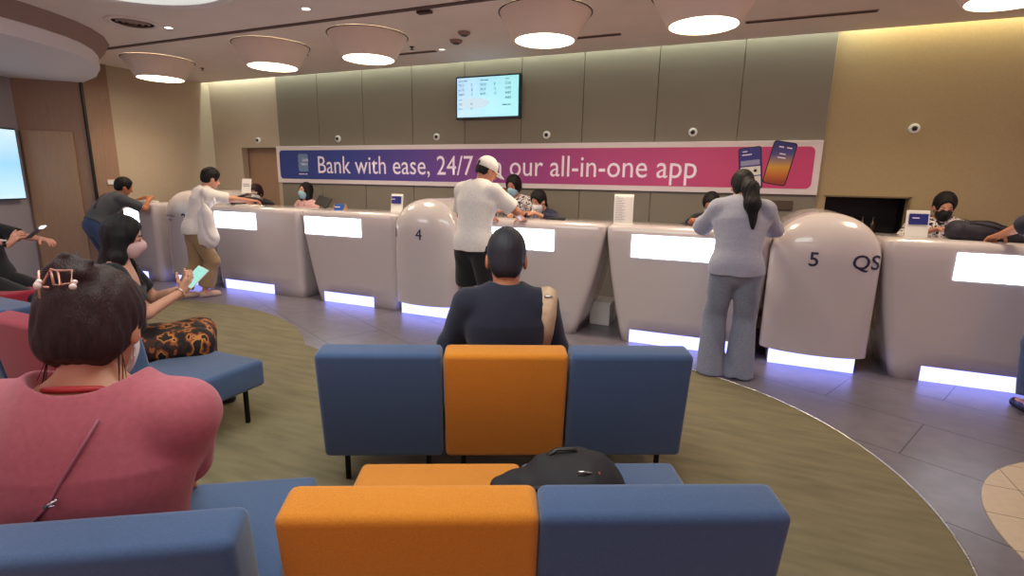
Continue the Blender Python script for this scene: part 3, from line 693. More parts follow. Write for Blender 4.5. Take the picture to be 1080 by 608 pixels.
# hatch in the right wall
t = thing('service_hatch', 'dark open hatch in the beige wall behind the second pod from the right', 'hatch', (1.24, 6.53, 1.25))
bm = BM()
box(bm, (0,.42,0), (.80,.02,.42)); box(bm, (0,.22,.205), (.80,.42,.02)); box(bm, (0,.22,-.205), (.80,.42,.02)); box(bm, (-.39,.22,0), (.02,.42,.42)); box(bm, (.39,.22,0), (.02,.42,.42))
obj('recess', bm, mat('hatch_dark', (24,18,16), .5), t)
bm = BM(); box(bm, (0,-.008,.192), (.78,.02,.016)); box(bm, (.372,-.008,0), (.016,.02,.4)); obj('frame', bm, mat('hatch_frame', (120,100,72), .5), t)
for k, x in enumerate((.98, 1.07, 1.16, 1.27, 1.36)):
    t = thing('bottle', 'small dark bottle inside the wall hatch', 'bottle', (x, 6.68+.03*(k%2), 1.055), 0, 'dark bottles inside the wall hatch')
    bm = BM(); lathe(bm, [(.0005,0),(.03,0),(.031,.09),(.024,.115),(.012,.13),(.012,.16),(.0005,.16)], n=16, cap=False); obj('body', bm, mat('bottle_glass', (52,34,24), .15), t, True, 50)
    bm = BM(); lathe(bm, [(.014,.158),(.014,.175),(.0005,.175)], n=12, cap=False); obj('cap', bm, M['dark'], t, True)
bm = BM(); box(bm, (.43, 6.49, 1.33), (.26, .03, .10), .004); lab(obj('wall_plate', bm, mat('brown_plate', (84,66,52), .6)), 'small dark brown plate on the wall between woman and pod', 'plate')

# ------------------------------------------------------------------ counters
def counter(label, x0, x1, TL, TR, yf=5.0, panel=None, plinth=None, H=1.13, depth=.62):
    t = thing('service_counter', label, 'counter', ((x0+x1)/2, yf+.3, 0), 0, 'white service counters')
    cx = (x0+x1)/2; oy = yf+.3; R = .07
    zs = [0, .13, .25, .4, .55, .7, .85, .98, 1.08, 1.115, 1.13]
    fx0 = x0+TL+R+.01; fx1 = x1-TR-R-.01
    pa, pb = plinth; pa = max(pa, fx0); pb = min(pb, fx1)
    rows = []; mids = [pa+(pb-pa)*k/6 for k in range(7)]
    for i, z in enumerate(zs):
        u = 1-z/H; xl = x0+TL*u**1.35; xr = x1-TR*u**1.35
        inset = 0 if z < 1.1 else (.006 if z < 1.12 else .022); xl += inset; xr -= inset; y = yf+inset+.0
        row = [(xl, yf+depth)]+[(xl, yf+.35)]
        for k in range(6): a = PI+PI/2*k/5; row.append((xl+R+R*math.cos(a), y+R+R*math.sin(a)))
        row += [(m_, y) for m_ in mids]
        for k in range(6): a = 1.5*PI+PI/2*k/5; row.append((xr-R+R*math.cos(a), y+R+R*math.sin(a)))
        row += [(xr, yf+.35), (xr, yf+depth)]
        rows.append([(a-cx, b-oy, z) for a, b in row])
    bm = BM(); vr = [[bm.verts.new(p) for p in r] for r in rows]
    for i in range(len(rows)-1):
        for k in range(len(rows[0])-1):
            if i == 0 and 8 <= k < 14: continue
            bm.faces.new((vr[i][k], vr[i][k+1], vr[i+1][k+1], vr[i+1][k]))
    bm.faces.new(vr[-1])
    o = obj('shell', bm, M['white'], t, True, 38)
    s = o.modifiers.new('s', 'SOLIDIFY'); s.thickness = .018; s.offset = -1 if False else 0
    # glow recess
    bm = BM(); box(bm, ((pa+pb)/2-cx, yf+.018-oy, .066), (pb-pa+.004, .02, .132)); obj('plinth_light', bm, M['plinth'], t)
    if panel:
        a, b = panel; bm = BM(); box(bm, ((a+b)/2-cx, yf-.009-oy, .955), (b-a, .012, .215), .003, 1); obj('light_panel', bm, M['panel'], t)
    return t
counter('white counter at the far left, where a person in a grey polo leans', -8.36, -7.62, 0, 0, 4.86, (-8.28,-7.96), (-8.25,-7.9))
counter('white counter right of the pod numbered 2, where a person with a white tote stands', -6.66, -5.055, .10, 0, 5.0, (-6.56,-5.79), (-6.50,-5.55))
counter('white counter just left of the pod numbered 4', -5.03, -3.60, .24, 0, 5.0, (-4.95,-4.08), (-4.72,-3.93))
counter('white counter right of the pod numbered 4, served by two staff', -2.74, -1.155, 0, .27, 5.0, (-2.60,-1.665), (-2.6,-1.75))
counter('white counter where the woman with the ponytail stands', -1.135, .31, .20, .08, 5.0, (-.886,.05), (-.86,.12))
counter('white counter at the far right beside the pod numbered 5', 1.13, 2.95, .18, 0, 5.0, (1.595,2.6), (1.50,2.6))

def pod(label, xc, hw=.405, yf=5.0, B=.15, H=1.33, depth=.85, marks=(), plx=.33):
    t = thing('counter_pod', label, 'counter pod', (xc, yf+.3, 0), 0, 'rounded white pods between the counters')
    Zs = [.14+k*.08 for k in range(11)]+[.95+.38*math.sin(a*PI/2/14) for a in range(1, 14)]+[H-.0008]
    Zs = sorted(z for z in Zs)
    def hwz(z): return hw if z <= .95 else hw*math.sqrt(max(0, 1-((z-.95)/(H-.95))**2.2))
    def Y(x, z):
        h = max(hwz(z), 1e-4); g = (h/hw)
        return -.3+.10*(1-g)-B*g*math.sqrt(max(0, 1-min(1, abs(x)/h)**2))
    bm = BM(); rows = []
    for z in Zs:
        h = hwz(z); r = [(h, -.3+depth), (h, -.3+.4)]
        for k in range(29): a = PI/2-PI*k/28; x = h*math.sin(a); r.append((x, Y(x, z)))
        r += [(-h, -.3+.4), (-h, -.3+depth)]
        rows.append([bm.verts.new((x, y, z)) for x, y in r])
    n = len(rows[0])
    for a, b in zip(rows, rows[1:]):
        for k in range(n-1): bm.faces.new((a[k], a[k+1], b[k+1], b[k]))
        bm.faces.new((a[-1], a[0], b[0], b[-1]))
    bm.faces.new(rows[0]); bm.faces.new(rows[-1])
    shl = obj('shell', bm, M['white'], t, True, 45)
    bm = BM(); box(bm, (0, -.31+.33, .07), (2*plx, .66, .14), .004, 1); obj('base', bm, M['whitep'], t)
    bm = BM(); box(bm, (0, -.335, .068), (2*plx-.01, .03, .134)); obj('plinth_light', bm, M['plinth'], t)
    for (s, x, z, h, b, m_) in marks:
        text('curved', s, m_, shl, lambda u, v, w: (x+u, Y(x+u, z+v)-.005, z+v), height=h, bold=b)
    return t
pod('white pod with the number 2 at the left', -7.12, marks=(('2', .08, .88, .14, .01, M['ink']), ('~Wealth Banking', -.28, .985-.02, .028, 0, M['inkg']), ('~Counter', -.24, .91, .028, 0, M['inkg'])))
pod('white pod with the number 4 in the middle', -3.175, marks=(('4', -.05, .885, .125, .0, M['ink']), ('3', -.395, .90, .10, .01, M['ink'])))
pod('white pod with 5 and QS at the right', .71, marks=(('5', -.12, .90, .115, .012, M['ink']), ('QS', .19, .895, .115, .012, M['ink'])))

# storage between the counters
t = thing('storage_box', 'low cream box in the gap left of the ponytail woman\'s counter', 'box', (-1.27, 5.62, 0))
bm = BM(); box(bm, (0,0,.12), (.22,.3,.24), .01); obj('body', bm, M['whitep'], t); bm = BM(); box(bm, (0,0,.25), (.24,.32,.025), .006); obj('lid', bm, M['whitep'], t)
t = thing('storage_box', 'cream box on a dark base in the gap left of the pod numbered 5', 'box', (.26+.05, 5.45, 0))
bm = BM(); box(bm, (0,0,.10), (.14,.3,.20), .006); obj('base', bm, mat('brown_base', (70,52,44), .6), t); bm = BM(); box(bm, (0,0,.27), (.14,.3,.13), .01); obj('body', bm, mat('tan_box', (168,140,100), .6), t)
# ------------------------------------------------------------------ lounge seats
def lounge_seat(w, m):
    t = bpy.data.objects.new('lounge_seat', None); C.objects.link(t)
    bm = BM(); vs = box(bm, (0,0,0), (w-.010, .135, .57), .026, 4)
    bmesh.ops.transform(bm, matrix=RX(math.radians(8)), verts=bm.verts); bmesh.ops.translate(bm, vec=(0, .103, .468), verts=bm.verts)
    obj('backrest', bm, m, t, True, 50)
    bm = BM(); box(bm, (0, .50, 0.325), (w-.010, .66, .17), .028, 4); obj('seat', bm, m, t, True, 50)
    bm = BM()
    for sx in (-1, 1): box(bm, (sx*(w/2-.09), .45, .235), (.025, .58, .022))
    box(bm, (0, .42, .25), (w-.16, .025, .02)); obj('frame', bm, M['darkmetal'], t)
    for sx in (-1, 1):
        for y in (.18, .74):
            bm = BM(); box(bm, (sx*(w/2-.09), y, .118), (.024, .024, .236), .003, 1); obj('leg', bm, M['darkmetal'], t)
    return t
def place(col, x, y, ang, label, w=.6, group='lounge seats in rows'):
    t = lounge_seat(w, M[col]); t.location = (x, y, 0.006); t.rotation_euler = (0,0,ang); setp(t, label, 'seat', group); return t
A24 = math.radians(25.2); U = Vector((math.cos(A24), math.sin(A24))); Nn = Vector((-math.sin(A24), math.cos(A24)))
MR = Vector((-1.735, 1.735))
for k, (c, l) in enumerate((('blue','blue lounge seat left of the orange one in the middle row'), ('orange','orange lounge seat in the middle row, under the man in navy'), ('blue','blue lounge seat right of the orange one in the middle row'))):
    p = MR+U*(.30+.60*k); place(c, p.x, p.y, A24, l, .599)
AL = math.radians(32); FR = Vector((-.956, .786))
for k, c, l, w in ((-2,'blue','blue lounge seat at the lower left corner of the front row',.645), (-1,'blue','blue lounge seat in the front row under the woman in pink',.62), (0,'orange','yellow orange lounge seat in the front row',.655), (1,'blue','blue lounge seat at the right end of the front row',.645)):
    p = FR+U*((.33+.66*k)-(.02 if k == 1 else 0)); ag = A24
    if k < 0: q = Vector((-.938, .706))-Vector((math.cos(AL), math.sin(AL)))*(.33+.655*(-k-1)); p = q; ag = AL
    place(c, p.x, p.y, ag, l, w)
for x, c, l in ((-2.96,'blue','blue lounge seat at the end of the left row with its empty seat in view'), (-3.56,'red','red lounge seat in the left row under the woman in black'), (-4.16,'blue','blue lounge seat left of the red one at the left picture edge')):
    place(c, x+.02, 1.43, 0, l, .598)
for x, y, c, l in ((-6.0,2.11,'blue','blue backless stool seat at the far left edge'), (-6.72,2.76,'red','red backless stool seat under the man in black at the far left')):
    t = thing('stool_seat', l, 'seat', (x, y, .006))
    bm = BM(); box(bm, (0,0,.345), (1.2,.62,.17), .028, 4); obj('seat', bm, M[c], t, True, 50)
    for sx in (-1,1):
        for sy in (-1,1): bm = BM(); box(bm, (sx*.5, sy*.24, .13), (.024,.024,.26)); obj('leg', bm, M['darkmetal'], t)

# ------------------------------------------------------------------ things on the counters
def stand_sign(label, x, y, z, ang=0):
    t = thing('display_stand', label, 'display stand', (x, y, z), ang)
    bm = BM(); box(bm, (0,0,.115), (.17,.02,.225), .006, 2, M4=RX(math.radians(-8))); obj('holder', bm, M['whitep'], t)
    bm = BM(); box(bm, (0,.03,.008), (.17,.10,.015), .003, 1); obj('foot', bm, M['whitep'], t)
    bm = BM(); box(bm, (0,-.014,.155), (.14,.004,.09), M4=RX(math.radians(-8))); obj('screen', bm, mat('card_navy', (38,44,120), .3), t)
    text('t', '~Welcome', M['white_ink'], t, lambda u, v, w: (-.055+u, -.035+.02*0, .16+v), height=.012)
    return t
stand_sign('white display stand with a navy card on the counter left of pod 4', -3.86, 5.42, 1.13)
stand_sign('white display stand with a navy card right of the pod numbered 5', 1.42, 5.42, 1.13, .15)
t = thing('notice_stand', 'tall white notice sheet standing on the ponytail woman\'s counter', 'notice', (-1.03, 5.25, 1.13), .06)
bm = BM(); N_ = 10
vs = [[bm.verts.new((sx*.095, -.0-.03*math.sin(k/N_*2.2), .0+.30*k/N_)) for sx in (-1,1)] for k in range(N_+1)]
for a, b in zip(vs, vs[1:]): bm.faces.new((a[0], a[1], b[1], b[0]))
o = obj('sheet', bm, M['paper'], t, True); s = o.modifiers.new('s','SOLIDIFY'); s.thickness = .002
for k in range(16):
    text('t', ['~opening hours and notices to','~customers take a queue','~number before you are served','~have your documents'][k%4] if k else '~notice', M['inkg'], t, lambda u, v, w: (-.08+u, -.004-.03*math.sin((.275-k*.016)/.30*2.2), .275-k*.016+v), height=.0055)
bm = BM(); box(bm, (0,.03,.006), (.2,.10,.012), .003, 1); obj('foot', bm, M['whitep'], t)
t = thing('paper_roll', 'small white roll beside the tall notice sheet', 'roll', (-1.09, 5.35, 1.13))
bm = BM(); lathe(bm, [(.014,0),(.045,0),(.045,.10),(.014,.10)], n=24, cap=False); obj('roll', bm, M['paper'], t, True, 40); bm = BM(); lathe(bm, [(.0005,.0),(.013,.0),(.013,.12),(.0005,.12)], n=16, cap=False); obj('spindle', bm, M['whitep'], t, True, 40)
t = thing('monitor', 'dark tilted monitor behind the counter left of pod 4', 'monitor', (-5.06, 5.45, 1.13), .1); t.scale = (.75,.75,.75)
bm = BM(); box(bm, (0,0,.13), (.30,.02,.19), .008, 2, M4=RX(math.radians(-32))@RY(math.radians(14))); obj('screen', bm, M['dark'], t, False)
bm = BM(); tube(bm, [(0,.04,.0),(0,.07,.10)], .012); obj('arm', bm, M['darkmetal'], t); bm = BM(); box(bm, (0,.04,.005), (.14,.12,.01), .003, 1); obj('base', bm, M['darkmetal'], t)
t = thing('card_holder', 'blue card in a wooden stand on the counter left of pod 4', 'card holder', (-4.62, 5.25, 1.13))
bm = BM(); box(bm, (0,0,.045), (.16,.006,.085), .002, 1, M4=RX(math.radians(-15))); obj('card', bm, mat('card_blue', (40,90,170), .4), t)
text('t', '~Welcome', M['white_ink'], t, lambda u, v, w: (-.06+u, -.010+.2*v, .04+v), height=.018)
for sx in (-1, 1):
    bm = BM(); v0 = [(sx*.085-.005, -.03, 0), (sx*.085-.005, .05, 0), (sx*.085-.005, .02, .09)]
    a = [bm.verts.new(p) for p in v0]; b = [bm.verts.new((p[0]+.012, p[1], p[2])) for p in v0]
    bm.faces.new(a); bm.faces.new(b[::-1])
    for k in range(3): bm.faces.new((a[k], a[(k+1)%3], b[(k+1)%3], b[k]))
    obj('side', bm, mat('pale_wood', (180,130,80), .5), t)
t = thing('document_tray', 'white tray of papers on the counter beside the person with the tote', 'tray', (-6.15, 5.2, 1.13))
bm = BM(); box(bm, (0,0,.006), (.34,.24,.012), .003, 1); obj('tray', bm, M['whitep'], t); bm = BM(); box(bm, (.01,0,.02), (.28,.20,.016), .002, 1); obj('papers', bm, M['paper'], t)
t = thing('printer', 'dark desk printer with a raised white lid on the left counter', 'printer', (-6.55, 5.47, 1.13), .1)
bm = BM(); box(bm, (0,0,.055), (.30,.22,.11), .02, 3); obj('body', bm, mat('printer_dark', (50,48,56), .4), t, True, 40)
bm = BM(); box(bm, (.02,.0,.145), (.29,.2,.015), .005, 2, M4=RY(math.radians(-14))); obj('lid', bm, M['whitep'], t); bm = BM(); box(bm, (0,-.112,.05), (.2,.01,.015)); obj('slot', bm, M['dark'], t)
t = thing('keyboard', 'black keypad lying on the counter in front of the staff in navy', 'keypad', (-1.78, 5.38, 1.13))
bm = BM(); box(bm, (0,0,.012), (.20,.09,.024), .006, 2); obj('body', bm, M['dark'], t)
for i in range(3):
    for j in range(6): bm = BM(); box(bm, (-.075+.03*j, -.027+.026*i, .027), (.022,.018,.006), .001, 1); obj('key', bm, mat('keycap', (50,50,54), .5), t) if i == 0 or True else None
bm = BM(); box(bm, (-8.0, 5.0, 1.1465), (.3,.2,.03), .005, 1)
lab(obj('document_folder', bm, M['paper']), 'white folder on the far left counter top', 'folder')
bm = BM(); box(bm, (0,0,.035), (.06,.06,.07), .008, 2); o = lab(obj('counter_sensor', bm, M['dark']), 'small black box standing on top of pod 2', 'sensor'); o.location = (-7.43, 5.45, 1.265)
t = thing('writing_pad', 'papers on the counter in front of the person in the white cap', 'papers', (-2.05, 5.16, 1.13), .2)
bm = BM(); box(bm, (0,0,.003), (.30,.21,.006)); obj('sheet', bm, M['paper'], t); bm = BM(); box(bm, (0,.02,.008), (.24,.006,.004)); obj('printed_line', bm, M['inkg'], t)
t = thing('writing_pad', 'papers on the counter in front of the woman with the ponytail', 'papers', (-.1, 5.16, 1.13), -.1)
bm = BM(); box(bm, (0,0,.003), (.30,.21,.006)); obj('sheet', bm, M['paper'], t); bm = BM(); box(bm, (0,.02,.008), (.24,.006,.004)); obj('printed_line', bm, M['inkg'], t)
# folded dark bag on the right counter
def bag_mesh(prims, res, m, parent=None, name='body', disp=None): return sdf_obj(name, [(prims, res, disp)], m, parent)
t = thing('bag', 'dark bag lying on the far right counter before the staff in the black mask', 'bag', (1.84, 5.32, 1.13))
bag_mesh([cone((-.17,0,.08), (.28,-.03,.045), .085, .045, (V3(0,1,0),.9), k=.03), ell((-.02,0,.08), (.17,.09,.085), k=.03), ell((.27,-.02,.05), (.12,.07,.05), k=.03), plane((0,0,.002),(0,0,-1))], .008, mat('bag_dark', (36,32,46), .7, bump=.3), t, disp=folds(.006, 30, 2))
bm = BM(); tube(bm, [(-.12,-.06,.155),(-.02,-.09,.17),(.1,-.09,.13),(.2,-.07,.09)], .008, 8, .5); obj('strap', bm, M['dark'], t, True)

# backpack on the front row
bx = FR+U*(.305+.61*.62)+Nn*.40
t = thing('backpack', 'black backpack lying across the yellow and blue front seats', 'backpack', (-.545, 1.66, .417), A24); t.scale = (1.08,1.1,1.02)
bag_mesh([cone((-.17,0,.02), (.14,.0,.05), .035, .085, (V3(0,1,0),.7), k=.06), ell((.08,0,.055), (.15,.13,.075), k=.05), cone((-.02,.03,.10),(.10,.02,.10), .02, .025, k=.03), ell((.20,-.01,.035), (.06,.10,.045), k=.03), plane((0,0,.002),(0,0,-1))], .006, mat('backpack_black', (22,16,24), .75, bump=.4), t, disp=folds(.006, 34, 1))
bm = BM(); tube(bm, [(-.02,.02,.115),(.03,.03,.150),(.09,.03,.150),(.13,.02,.115)], .010, 8, .5); obj('handle', bm, M['dark'], t, True)
bm = BM(); tube(bm, [(-.18,-.04,.03),(-.06,-.09,.075),(.08,-.11,.10),(.2,-.10,.06)], .010, 8, .35); obj('strap', bm, mat('webbing', (38,30,40), .7), t, True)
bm = BM(); box(bm, (.150,-.100,.105), (.020,.008,.065), .002, 1, M4=RX(math.radians(-50))); obj('tag', bm, mat('red_tag', (150,60,50), .6), t)
bm = BM(); tube(bm, [(.085,-.085,.132),(.10,-.09,.136),(.13,-.088,.13)], .004, 6); obj('zip_pull', bm, M['steel'], t, True)
# ------------------------------------------------------------------ people
cl = {
 'pink': cloth('pink_knit', (166,84,96)), 'navy': cloth('navy_jersey', (24,26,46)), 'black': cloth('black_jersey', (17,15,20)), 'whitetee': cloth('white_tee', (226,220,216)),
 'greytee': cloth('grey_tee', (158,158,174)), 'polo': cloth('charcoal_polo', (66,68,74)), 'jeans': cloth('blue_denim', (56,76,112), noise=.2, ns=90), 'paleJ': cloth('pale_grey_denim', (124,128,146), noise=.15, ns=90),
 'khaki': cloth('khaki_cotton', (150,124,92)), 'shorts': cloth('black_shorts', (16,15,20)), 'pinkb': cloth('pink_blouse', (216,168,166)), 'navyj': cloth('navy_jacket', (28,30,62)), 'dark': cloth('dark_jacket', (30,30,40)),
}
flor = blotch_mat('black_white_print', (220,206,204), [(0,(30,26,34)),(.42,(40,34,40)),(.455,(224,212,210)),(.6,(230,216,214)),(.64,(60,50,56))], 42)
batik = blotch_mat('brown_batik', (40,22,16), [(0,(24,14,14)),(.46,(60,28,16)),(.52,(150,80,34)),(.58,(196,126,60)),(.62,(36,20,16))], 13, stretch=(1,1,.6))
def rel(root, p): return np.asarray(p, float)-V3(root.location.x, root.location.y, 0)
def zc(J): return J.f

# 1 woman in pink, front left
x, y = -1.515, .71
t = person_root('seated woman in a pink top with pinned dark hair and red lanyard, from behind', x, y)
J = skeleton((x,y), 28, .425, lean=6, hy=2, hp=-16, s=1.06, b=1.34, hs=1.27, LH=(x-.34,y+.36,.56), RH=(x-.18,y+.36,.52), LP=V3(-1,-.5,-.6), RP=V3(.5,-.3,-.8), LF=(x-.52,y+.66,.09), RF=(x-.34,y+.74,.09))
J1 = J; build_body(J, t, M['skin'], res=.009, headres=.005)
shirt(J, t, cl['pink'], e=.024, sleeve=1.3, hem=.02, res=.0065, amp=.006, neck=.098, sw=.03, neckdrop=.055)
trousers(J, t, cl['black'])
s, H, c = J.s, J.H, J.head
s = J.hs
def hat(x_, y_, z_): return c+H@(V3(x_, y_, z_)*s)
L = [ell(hat(0,-.016,.03), V3(.090,.108,.100)*s, H, k=.02), ell(hat(0,-.05,-.03), V3(.078,.066,.066)*s, H, k=.04), ell(hat(0,.115,-.03), V3(.066,.075,.085)*s, H, k=.01, op='s'), plane(hat(0,-.05,-.085), H@V3(0,-.35,-1)),
     ell(hat(0.0,-.082,.098), V3(.044,.036,.034)*s, H, k=.02), cone(hat(-.035,-.095,.10), hat(.0,-.10,.135), .016, .010, k=.01), cone(hat(.03,-.10,.10), hat(.01,-.085,.142), .014, .006, k=.01), cone(hat(-.01,-.105,.115), hat(.035,-.08,.125), .014, .008, k=.01)]
sdf_obj('hair', [(L, .004, strands(.0022, 170))], M['hairb'], t)
bm = BM()
for sg in (-1, 1):
    for k in range(4):
        a = k/8; p = hat(sg*(.070-.012*a), -.03-.02*a, -.05); q = hat(sg*(.078+.008*math.sin(k*2.1)), -.035-.02*a, -.145+.03*math.sin(k*1.7))
        tube(bm, [p, (p+q)/2+V3(.004*math.sin(k),0,0), q], [.0016,.0012,.0006], 5)
obj('loose_strands', bm, M['hairb'], t, True)
mask(J, t, M['mask_w'])
clipm = mat('rose_gold', (216,160,140), .3, metal=.5); bm = BM()
def cp(u, v, w=-.128): return hat(u*.55+.008, w, .075+(v-.112)*.75)
for seg in ([(-.062,.150),(-.060,.118),(-.052,.078)], [(-.050,.108),(-.028,.136),(-.016,.152),(.0,.112)], [(-.016,.152),(.008,.148),(.018,.112),(.0,.112)], [(.008,.148),(.045,.150),(.048,.118),(.018,.112)], [(-.05,.108),(-.02,.106)]):
    tube(bm, [cp(u, v, -.118-.02*(1-abs(u)*8)) for u, v in seg], .0028, 8)
obj('hair_clip', bm, clipm, t, True)
sdf_obj('clip_pearl', [([ell(cp(-.055,.110,-.135), (.009,.008,.010), k=.001), ell(cp(-.052,.12,-.134), (.007,.007,.007), k=.001), ell(cp(.053,.108,-.132), (.008,.008,.008), k=.001), ell(cp(.056,.120,-.13), (.006,.006,.006), k=.001)], .0022, None)], mat('pearl', (226,204,196), .25), t)
bm = BM(); # lanyard round the neck
nb = J.c7+J.sd*.030; pts = []
for k in range(-7, 8):
    a = k/7*2.2; pts.append(nb-J.f2*.086*math.cos(a)+J.r2*.088*math.sin(a)+J.sd*(.022-.05*(1-math.cos(a))*.5))
for p, q in zip(pts, pts[1:]): pass
tube(bm, pts, .0095, 8, .95); lany = obj('lanyard', bm, mat('red_ribbon', (178,44,48), .6), t, True)
bm = BM(); bk = J.c7-J.f2*.145*1.0
def onback(u, z):  # a point on the back of the shirt
    yb = .142-.05*max(0, (z-(J.c7[2]-.10))/.12)**1.3 - .10*max(0, abs(u)-.10)
    return V3(*(J.pel*0))+V3(J.c7[0],J.c7[1],0)*0+ (V3((J.chest[0]), (J.chest[1]), z) - J.f2*yb*J.s + J.r2*u)
strap = [(.105,J.c7[2]-.02),(.085,J.c7[2]-.07),(.055,J.c7[2]-.13),(.015,J.c7[2]-.20),(-.04,J.c7[2]-.26),(-.14,J.c7[2]-.32)]
STRAP = (bm, strap, onback, t)
pts = [onback(u, z) for u, z in strap]
# settle the cord on the shirt surface by marching out of the implicit torso
tor = torso(J, .022)+[cone(J.pel, J.pel-V3(0,0,.04), .15*J.s*J.b+.022, .152*J.s*J.b+.022, (J.f,1.3), k=.04)]
def dist(p, L):
    F = np.array([[[.3]]])
    for q in L: F = smin(F, pdist(q, p[0].reshape(1,1,1), p[1].reshape(1,1,1), p[2].reshape(1,1,1)), q['k'])
    return float(F[0,0,0])
def settle(p, L, d, off):
    p = np.array(p, float)-d*.0
    p = p+d*.25
    for _ in range(40):
        q = dist(p, L)-off
        if abs(q) < .0008: break
        p = p-d*q*.7
    return p
pts = [settle(p, tor, -J.f2, .008) for p in pts]
pts = [(nb+J.r2*.085+J.sd*.0-J.f2*.02)]+pts
tube(bm, pts, .0042, 8); obj('bag_cord', bm, mat('mauve_cord', (150,84,100), .6), t, True)
cpn = pts[4]
bm = BM(); tube(bm, [cpn-J.f2*.01, cpn-J.f2*.012+J.r2*.03+J.sd*.018], [.006,.003], 8); tube(bm, [cpn-J.f2*.01, cpn-J.f2*.012+J.r2*.024+J.sd*.004], [.004,.002], 8); obj('cord_clasp', bm, M['steel'], t, True)
# her handbag at the left edge
t = thing('handbag', 'dark handbag at the lower left corner beside the woman in pink', 'handbag', (x-.37, y-.13, .43), A24)
bag_mesh([ell((0,0,.13), (.11,.08,.13), k=.02), ell((.03,0,.06), (.12,.09,.06), k=.04), plane((0,0,.002),(0,0,-1))], .007, mat('handbag_black', (24,20,24), .6), t, disp=folds(.003, 30, 4))
bm = BM(); tube(bm, [(-.06,0,.24),(-.05,0,.36),(.0,0,.42),(.05,0,.36),(.06,0,.24)], .008, 8); obj('handle', bm, mat('handbag_strap_red', (150,34,48), .6), t, True)

# 2 woman in black, seated left, side view
x, y = -3.48, 1.93
t = person_root('seated woman in a black off-shoulder top and brown patterned skirt holding a phone', x, y)
J = skeleton((x,y), -38, .50, lean=3, hy=0, hp=-14, s=1.0, b=1.08, LH=(x+.12,y+.36,.80), RH=(x+.22,y+.26,.80), LP=V3(-1,0,-1), RP=V3(.3,-.5,-1.4), LF=(x+.16,y+.40,.09), RF=(x+.28,y+.30,.09))
build_body(J, t, M['skinp'], res=.009, headres=.005, handcurl=(.55,.55), handn=(V3(-.5,.2,-.6), V3(.6,-.3,-.5)), handd=(V3(.35,.1,.35), V3(.1,.3,.4)))
shirt(J, t, cl['black'], e=.014, sleeve=.72, hem=.04, res=.008, neck=.150, sw=.018, neckdrop=.065, belly=.02)
sk = []
for h, K, A in ((J.hipL,J.KL,J.AL),(J.hipR,J.KR,J.AR)):
    sk += [cone(h, K, .105, .085, k=.08), cone(K, K*.25+A*.75, .085, .10, k=.05)]
sk += [cone(J.hipL*.5+J.hipR*.5, J.KL*.5+J.KR*.5, .11, .085, k=.06), cone(J.KL*.5+J.KR*.5, (J.AL+J.AR)*.5*.7+(J.KL+J.KR)*.5*.3, .085, .10, k=.06), cone(J.pel, J.waist, .155,.14,(J.f,1.3),k=.05), plane(J.pel+J.sd*.10, J.sd), plane((0,0,.14),(0,0,-1))]
sdf_obj('skirt', [(sk, .009, folds(.007, 24, 1))], batik, t)
hair(J, t, M['hair'], 'long', res=.005, vol=.014)
mask(J, t, mat('pink_mask', (206,168,166), .8)); shoes(J, t, cl['black'])
bw = J.WR*.97+J.ER*.03; d = nrm(J.WR-J.ER); bm = BM(); a1 = nrm(np.cross(d, V3(0,0,1))); b1 = np.cross(a1, d)
tube(bm, [bw+.034*(a1*math.cos(k*2*PI/16)+b1*math.sin(k*2*PI/16)) for k in range(17)], .005, 8); obj('bracelet', bm, mat('silver_band', (220,200,180), .3, metal=.7), t, True)
ph = (J.WR*.45+J.WL*.55)+V3(.07,.04,.085)
t = thing('mobile_phone', 'phone with a pale green screen held by the woman in black', 'phone', (x+ph[0], y+ph[1], ph[2]))
nn = Vector((.45,-.62,.65)).normalized(); xx = Vector((.75,.62,.0)); xx = (xx-nn*xx.dot(nn)).normalized(); yy = nn.cross(xx); Mp = Matrix((xx, yy, nn)).transposed().to_4x4() @ RZ(math.radians(-35))
bm = BM(); box(bm, (0,0,0), (.082,.165,.009), .004, 2, M4=Mp); obj('case', bm, mat('phone_case', (200,206,200), .4), t)
bm = BM(); box(bm, tuple((Mp @ Vector((0,0,.0055)))), (.072,.150,.002), M4=Mp); obj('screen', bm, emitmat('phone_green', (150,215,200), .9), t)

# 3 man in black at the far left edge
x, y = -6.62, 2.60
t = person_root('seated person in black cut by the left edge, forearm with watch in view', x, y)
J = skeleton((x,y), -66, .54, lean=-16, hp=-15, s=1.02, b=1.1, RH=(-5.98,2.66,.86), LH=(-6.1,2.95,.86), RP=V3(.2,-.8,-.8), RF=(-5.75,2.86,.09), LF=(-5.75,3.1,.09))
build_body(J, t, M['skinp'], res=.010, handcurl=(.5,.6), handn=(V3(0,0,1), V3(.1,-1,.2)), handd=(None, V3(.6,.3,.7)))
shirt(J, t, cl['black'], sleeve=.95, res=.011); trousers(J, t, cl['black'], e=.02, res=.010); hair(J, t, M['hair'], 'short'); shoes(J, t, M['dark'])
d = nrm(J.WR-J.ER); bw = J.WR-d*.03; bm = BM(); a1 = nrm(np.cross(d, V3(0,0,1))); b1 = np.cross(a1, d)
tube(bm, [bw+.034*(a1*math.cos(k*2*PI/16)+b1*math.sin(k*2*PI/16)) for k in range(17)], .012, 8); obj('watch_strap', bm, M['dark'], t, True)
q = bw-d*.012+V3(.02,-.02,.024); bm = BM(); box(bm, tuple(q), (.036,.036,.014), .004, 2); obj('watch_case', bm, M['whitep'], t)
t = thing('mobile_phone', 'thin phone held up by the person at the far left edge', 'phone', (-5.98, 2.70, .99))
bm = BM(); box(bm, (0,0,0), (.16,.075,.009), .003, 2, M4=RZ(math.radians(30))@RY(math.radians(-38))); obj('case', bm, mat('phone_dark', (70,70,84), .3), t)
